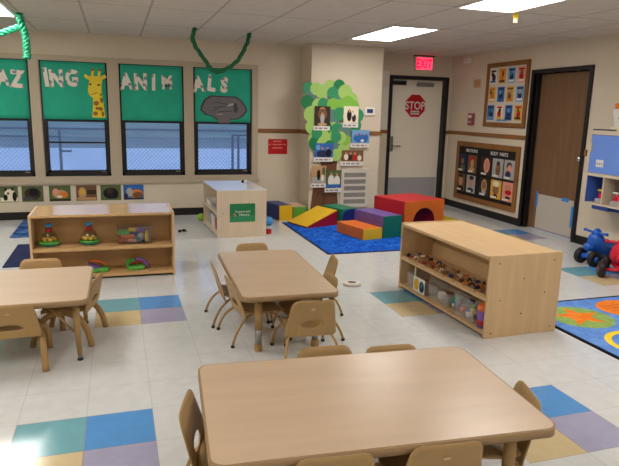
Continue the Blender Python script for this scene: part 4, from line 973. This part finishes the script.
# small fixtures on the right wall
t = thing('ceiling_sensor', 'small white box at the ceiling in the far right corner', 'sensor', frame((XR, 8.16, 2.272), (0, -1, 0), (0, 0, 1)))
q = MB('white'); q.box(-.06, .06, -.04, .04, 0, .06, .008); q.build('case', t); q = MB('white'); q.box(-.02, .02, .03, .083, 0, .03); q.build('bracket', t)
q = MB('gold_p'); q.mats[0] = 'tan_p'; q.box(-.09, .09, -.06, .06, 0, .002); tag(q.build('note_paper', None, frame((XR, 7.90, 1.925), (0, -1, 0), (0, 0, 1))), 'blank tan note stuck on the wall left of the upper white board', 'paper')
t = thing('fire_alarm', 'dull red alarm pull box on the right wall above the wood rail', 'alarm', frame((XR, 7.95, 1.40), (0, -1, 0), (0, 0, 1)))
q = MB('alarm_red'); q.box(-.06, .06, -.09, .09, 0, .05, .006); q.build('case', t); q = MB('grey_l'); q.box(-.045, .045, -.055, -.025, .05, .06); q.m('white'); q.rect(-.045, .02, .045, .06, .0507); q.build('handle', t)

# ---------------------------------------------------------------- cubby unit on the right wall
KX, KY0, KY1, KZ0, KZ1 = 4.85, 4.24, 5.215, .56, 1.335
t = thing('cubby_unit', 'wall mounted cream cubby unit with a blue door and blue compartments at the right edge', 'cabinet', place(KX, KY1))
L = KY1 - KY0; D_ = XR - KX - .002
def kb(name, m_, x0, x1, d0, d1, z0, z1, bev=.003, par=None):
    q = MB(m_); q.box(x0, x1, -d1, -d0, z0, z1, bev); return q.build(name, par or t)
kb('side_panel', 'cubby_frame', 0, D_, 0, .03, KZ0 - .015, KZ1); kb('side_panel', 'cubby_frame', 0, D_, L - .03, L, KZ0 - .015, KZ1)
kb('top_board', 'cubby_frame', 0, D_, .03, L - .03, KZ1 - .045, KZ1); kb('shelf_board', 'cubby_frame', 0, D_, .03, L - .03, .852, .885); kb('bottom_board', 'cubby_frame', 0, D_, .03, L - .03, KZ0 - .012, KZ0 + .008)
for d in (.265, .50, .735): kb('divider', 'cubby_frame', 0.002, D_ - .02, d - .009, d + .009, KZ0 + .008, .852)
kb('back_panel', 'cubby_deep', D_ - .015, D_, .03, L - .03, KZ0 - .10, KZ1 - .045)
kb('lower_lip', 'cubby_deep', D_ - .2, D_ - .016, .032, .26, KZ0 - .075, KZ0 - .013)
dr = kb('door', 'cubby_blue', .0, .018, .033, .51, .888, KZ1 - .048); kb('handle', 'cubby_frame', -.02, -.002, .05, .062, 1.11, 1.20, .003, dr)
kb('door', 'cubby_blue', .0, .018, .515, L - .033, .888, KZ1 - .048)
lb = kb('name_label', 'white', -.0015, .0, .135, .235, .955, 1.03, 0, dr); q = MB('grey_l'); [q.box(-.002, -.0015, -.225 + .03 * i, -.205 + .03 * i, .975, 1.0) for i in range(3)]; q.build('print_marks', lb)
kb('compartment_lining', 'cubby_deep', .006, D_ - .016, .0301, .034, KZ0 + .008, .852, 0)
def truck(y, label):
    o = thing('toy_truck', label, 'toy', place(KX + .12, y, KZ0 + .008) @ Matrix.Scale(.86, 4), 'toys in the cubby compartments')
    q = MB('kick_grey'); q.box(-.07, .07, -.085, .085, 0, .055, .01); q.build('base', o)
    q = MB('toy_red'); q.box(-.055, .055, -.07, .05, .055, .125, .018); q.build('body', o)
    q = MB('toy_yellow' if 'yellow' in label else 'white'); q.tube([(-.04, .07, .155), (-.04, -.06, .155)], .013, 8); q.tube([(-.04, .0, .12), (-.04, .0, .15)], .010, 8); q.build('bar', o)
truck(KY1 - .185, 'red and grey toy with a yellow bar in the cubby compartment nearest the wood door')
truck(KY1 - .39, 'red and grey toy with a white bar in the second cubby compartment')
q = MB('navy_p'); q.box(-.05, .05, -.11, .11, 0, .012, .003); tag(q.build('flat_folder', None, place(KX + .07, KY1 - .125, KZ1)), 'flat navy folder lying on top of the cubby unit', 'folder')
t = thing('picture_box', 'white leaning picture book with an orange top on the cubby unit', 'book', place(KX + .20, KY1 - .22, KZ1, R_(4)))
q = MB('cream'); q.box(-.06, .06, -.17, .09, 0, .04, .004); q.build('base', t)
q = MB('white'); q.M = Matrix.Translation((0, 0, .04)) @ Matrix.Rotation(R_(-14), 4, 'X'); q.box(-.05, -.02, -.15, .05, 0, .19, .003); q.m('darkbrown'); q.M = q.M @ frame((-.0502, .0, .11), (0, -1, 0), (0, 0, 1)); q.ell(.06, -.02, .05, .035, .001); q.m('gold_p'); q.ell(.07, .0, .03, .02, .0016); q.build('cover', t)
q = MB('orange_p'); q.M = Matrix.Translation((0, 0, .04)) @ Matrix.Rotation(R_(-14), 4, 'X'); q.box(-.05, -.02, -.15, .02, .19, .25, .006); q.build('orange_top', t)

# ---------------------------------------------------------------- ride-on toys
def ride_on(label, x, y, rz, body, sc_=1.0, tr=.115, by=1.0):
    o = thing('ride_on_toy', label, 'ride-on toy', place(x, y, 0, rz) @ Matrix.Scale(sc_, 4))
    # faces local +x ; wheels at x=.15 (front) and x=-.15 (rear)
    q = MB(body); q.box(-.22, .17, -.05, .05, .075, .115, .018); q.build('chassis', o)
    q = MB(body); q.M = Matrix.Diagonal((1, by, 1, 1))
    q.tube([(-.20, 0, .15), (-.12, 0, .165), (-.04, 0, .175), (.02, 0, .20), (.045, 0, .245), (.05, 0, .29), (.045, 0, .325)], [.055, .075, .085, .098, .090, .076, .05], 14); q.ball((.045, 0, .322), .05, 14); q.ball((.13, 0, .185), .055, 14, 1.0, 1.1, .9); q.build('body', o)
    q = MB(body); q.tube([(.06, -.14, .335), (.05, -.05, .325), (.05, .05, .325), (.06, .14, .335)], .013, 8); q.ball((.06, -.14, .335), .018, 8); q.ball((.06, .14, .335), .018, 8); q.build('handlebar', o)
    for (x_, sy, t_) in ((.13, -1, tr), (.13, 1, tr), (-.16, -1, min(tr, .09)), (-.16, 1, min(tr, .09))):
        q = MB('tyre'); q.M = Matrix.Translation((x_, sy * t_, .078)) @ Matrix.Rotation(PI / 2, 4, 'X'); q.lathe([(.03, -.03), (.066, -.03), (.078, -.018), (.078, .018), (.066, .03), (.03, .03)], 20); w_ = q.build('wheel', o)
        q = MB(body); q.M = Matrix.Translation((x_, sy * t_, .078)) @ Matrix.Rotation(PI / 2, 4, 'X'); q.lathe([(.001, -.033), (.028, -.033), (.028, .033), (.001, .033)], 14); q.build('hub', w_)
    for x_, t_ in ((.13, tr), (-.16, min(tr, .09))):
        q = MB(body); q.tube([(x_, -t_, .078), (x_, t_, .078)], .014, 8); q.build('axle', o)
    return o
ride_on('blue ride-on toy with black wheels on the floor near the wood door', 4.635, 4.685, R_(181), 'toy_blue', 1.0, .088, .85)
ride_on('red ride-on toy with black wheels at the right edge, in front of the blue one', 4.50, 4.275, R_(235), 'toy_red', 1.0, .17)

# ---------------------------------------------------------------- streamers and tag on the ceiling
def streamer(name, label, pts, r, m_, tw, extra=()):
    q = MB(m_)
    dense = []
    for i in range(len(pts) - 1):
        p0 = Vector(pts[max(i - 1, 0)]); p1 = Vector(pts[i]); p2 = Vector(pts[i + 1]); p3 = Vector(pts[min(i + 2, len(pts) - 1)])
        for k in range(8):
            s = k / 8; dense.append(.5 * ((2 * p1) + (p2 - p0) * s + (2 * p0 - 5 * p1 + 4 * p2 - p3) * s * s + (3 * p1 - p0 - 3 * p2 + p3) * s ** 3))
    dense.append(Vector(pts[-1]))
    for ph in (0, PI * 2 / 3, PI * 4 / 3):
        strand = []
        for i, p in enumerate(dense):
            d = (dense[min(i + 1, len(dense) - 1)] - dense[max(i - 1, 0)]).normalized(); a = d.cross(Vector((0, 1, 0))); a = a.normalized() if a.length > .1 else Vector((1, 0, 0)); b = d.cross(a)
            t_ = ph + i * tw; k = .62 * (1 + .25 * math.sin(i * .7 + ph)); strand.append(p + (a * math.cos(t_) + b * math.sin(t_)) * r * k)
        q.tube(strand, [r * (.50 + .10 * math.sin(i * 1.9 + ph)) for i in range(len(strand))], 7)
    for (p, rr) in extra: q.ball(p, rr, 10, 1, .8, 1.5)
    return tag(q.build(name), label, 'streamer', 'twisted green streamers')
streamer('twisted_streamer', 'dark green twisted streamer hanging in a loop from the ceiling over the last window', [(.90, 7.10, ZC), (.868, 7.08, 2.25), (.91, 7.06, 2.13), (1.01, 7.05, 1.985), (1.075, 7.05, 1.905), (1.15, 7.07, 1.875), (1.25, 7.08, 1.92), (1.39, 7.1, 2.02), (1.48, 7.15, 2.16), (1.545, 7.22, 2.30), (1.565, 7.26, ZC)], .024, 'dark_streamer', .35)
streamer('twisted_streamer', 'bright green crumpled streamer dangling beside the top left light panel', [(-.875, 6.85, ZC - .008), (-.875, 6.86, 2.30), (-.85, 6.87, 2.20), (-.835, 6.87, 2.12), (-.83, 6.87, 2.04), (-.825, 6.87, 1.96), (-.83, 6.87, 1.92)], .034, 'streamer_green', .6)
streamer('twisted_streamer', 'bright green streamer running left from the dangling one out of the photo', [(-.86, 6.87, 2.23), (-.95, 6.9, 2.205), (-1.06, 6.93, 2.165), (-1.2, 6.97, 2.13), (-1.45, 7.0, 2.18), (-1.7, 7.1, ZC)], .030, 'streamer_green', .55)
q = MB('yellow'); q.box(-.028, .028, -.002, .002, -.05, 0); q.m('cream'); q.box(-.02, .022, -.0026, .0024, -.085, -.05); tag(q.build('paper_tag', None, place(3.40, 4.69, ZC)), 'little yellow tag hanging at the corner of a ceiling light', 'tag')

# ---------------------------------------------------------------- outdoors
GZ = -.25
q = MB('snow'); q.box(-22, 22, YW + .9, 26.4, GZ - .1, GZ); struct(q, 'snow_ground')
q = MB('asphalt'); q.box(-30, 30, 26.4, 36, GZ - .1, GZ + .01); struct(q, 'road')
t = thing('warehouse', 'long grey-green building far behind the fence', 'building', place(0, 36.2, GZ))
q = MB('siding'); q.box(-24, 24, 0, 6, 0, 4.2); q.build('wall', t); q = MB('galv'); q.box(-24.3, 24.3, -.3, 6.3, 4.2, 4.5); q.build('roof', t)
q = MB('siding_blue'); q.box(-1.0, .0, -.4, .4, 0, .82, .02); tag(q.build('utility_box', None, place(-3.15, 17.0, GZ)), 'grey box standing in the snow behind the fence, through the first window', 'box')
FY = 12.0
t = thing('chain_link_fence', 'chain-link fence standing in the snow outside the windows', 'fence', place(0, FY, GZ))
q = MB('galv'); q.tube([(-5, 0, 1.29), (6, 0, 1.29)], .02, 6); q.build('top_rail', t)
q = MB('galv'); q.tube([(-5, 0, 1.145), (-1.0, 0, 1.145)], .012, 6); q.build('middle_rail', t)
for x in (-4.4, -.995, 2.24, 2.36, 5.2):
    q = MB('galv'); q.tube([(x, .0, 0), (x, .0, 1.30 if x not in (2.24, 2.36) else 1.2)], .026, 8); q.build('post', t)
q = MB('galv'); q.tube([(-1.0, -.02, .875), (-.80, -.02, .875)], .018, 6); q.tube([(2.24, -.02, 1.2), (3.4, -.02, 1.2)], .018, 6); q.build('gate_bar', t)
q = MB('galv'); n = 0; pitch = .075; h_ = 1.28; r_ = .0034
for k in range(int(11 / pitch) + 20):
    for d in (-1, 1):
        xb = -5 - (h_ if d > 0 else 0) + k * pitch
        a = [xb, .0]; b_ = [xb + d * h_, h_]
        if min(a[0], b_[0]) < -5 or max(a[0], b_[0]) > 6: continue
        p, s = Vector((a[0], .004 * d, a[1])), Vector((b_[0], .004 * d, b_[1]))
        q.add([p + Vector((r_, 0, 0)), p - Vector((r_, 0, 0)), p + Vector((0, r_, 0)), s + Vector((r_, 0, 0)), s - Vector((r_, 0, 0)), s + Vector((0, r_, 0))], [(0, 1, 4, 3), (1, 2, 5, 4), (2, 0, 3, 5)])
q.build('wire_mesh', t)['kind'] = 'stuff'

# ---------------------------------------------------------------- world, camera
wd = bpy.data.worlds.new('World'); scene.world = wd; wd.use_nodes = True
bg = wd.node_tree.nodes['Background']; bg.inputs['Color'].default_value = (.40, .58, 1.0, 1); bg.inputs['Strength'].default_value = .54
cam = bpy.data.cameras.new('Camera'); co = bpy.data.objects.new('Camera', cam); COL.objects.link(co)
f_, pitch_, roll_, yaw_, hh = 592.12, .20263, .02439, -.31617, 1.4591
cam.sensor_fit = 'HORIZONTAL'; cam.sensor_width = 36; cam.lens = f_ / 619 * 36; cam.clip_start = .05; cam.clip_end = 200
cy, sy = math.cos(yaw_), math.sin(yaw_)
F = Vector((-sy * math.cos(pitch_), cy * math.cos(pitch_), -math.sin(pitch_))); r0 = Vector((cy, sy, 0)); u0 = r0.cross(F)
Rv = math.cos(roll_) * r0 + math.sin(roll_) * u0; Uv = -math.sin(roll_) * r0 + math.cos(roll_) * u0
Mc = Matrix((Rv, Uv, -F)).transposed().to_4x4(); Mc.translation = (0, 0, hh); co.matrix_world = Mc
scene.camera = co
scene.view_settings.view_transform = 'Standard'; scene.view_settings.look = 'None'; scene.view_settings.exposure = 1.15; scene.view_settings.gamma = 1.0; scene.view_settings.use_curve_mapping = False
scene.cycles.max_bounces = 10; scene.cycles.diffuse_bounces = 5; scene.cycles.transparent_max_bounces = 16; scene.cycles.sample_clamp_indirect = 6
scene.cycles.use_denoising = True
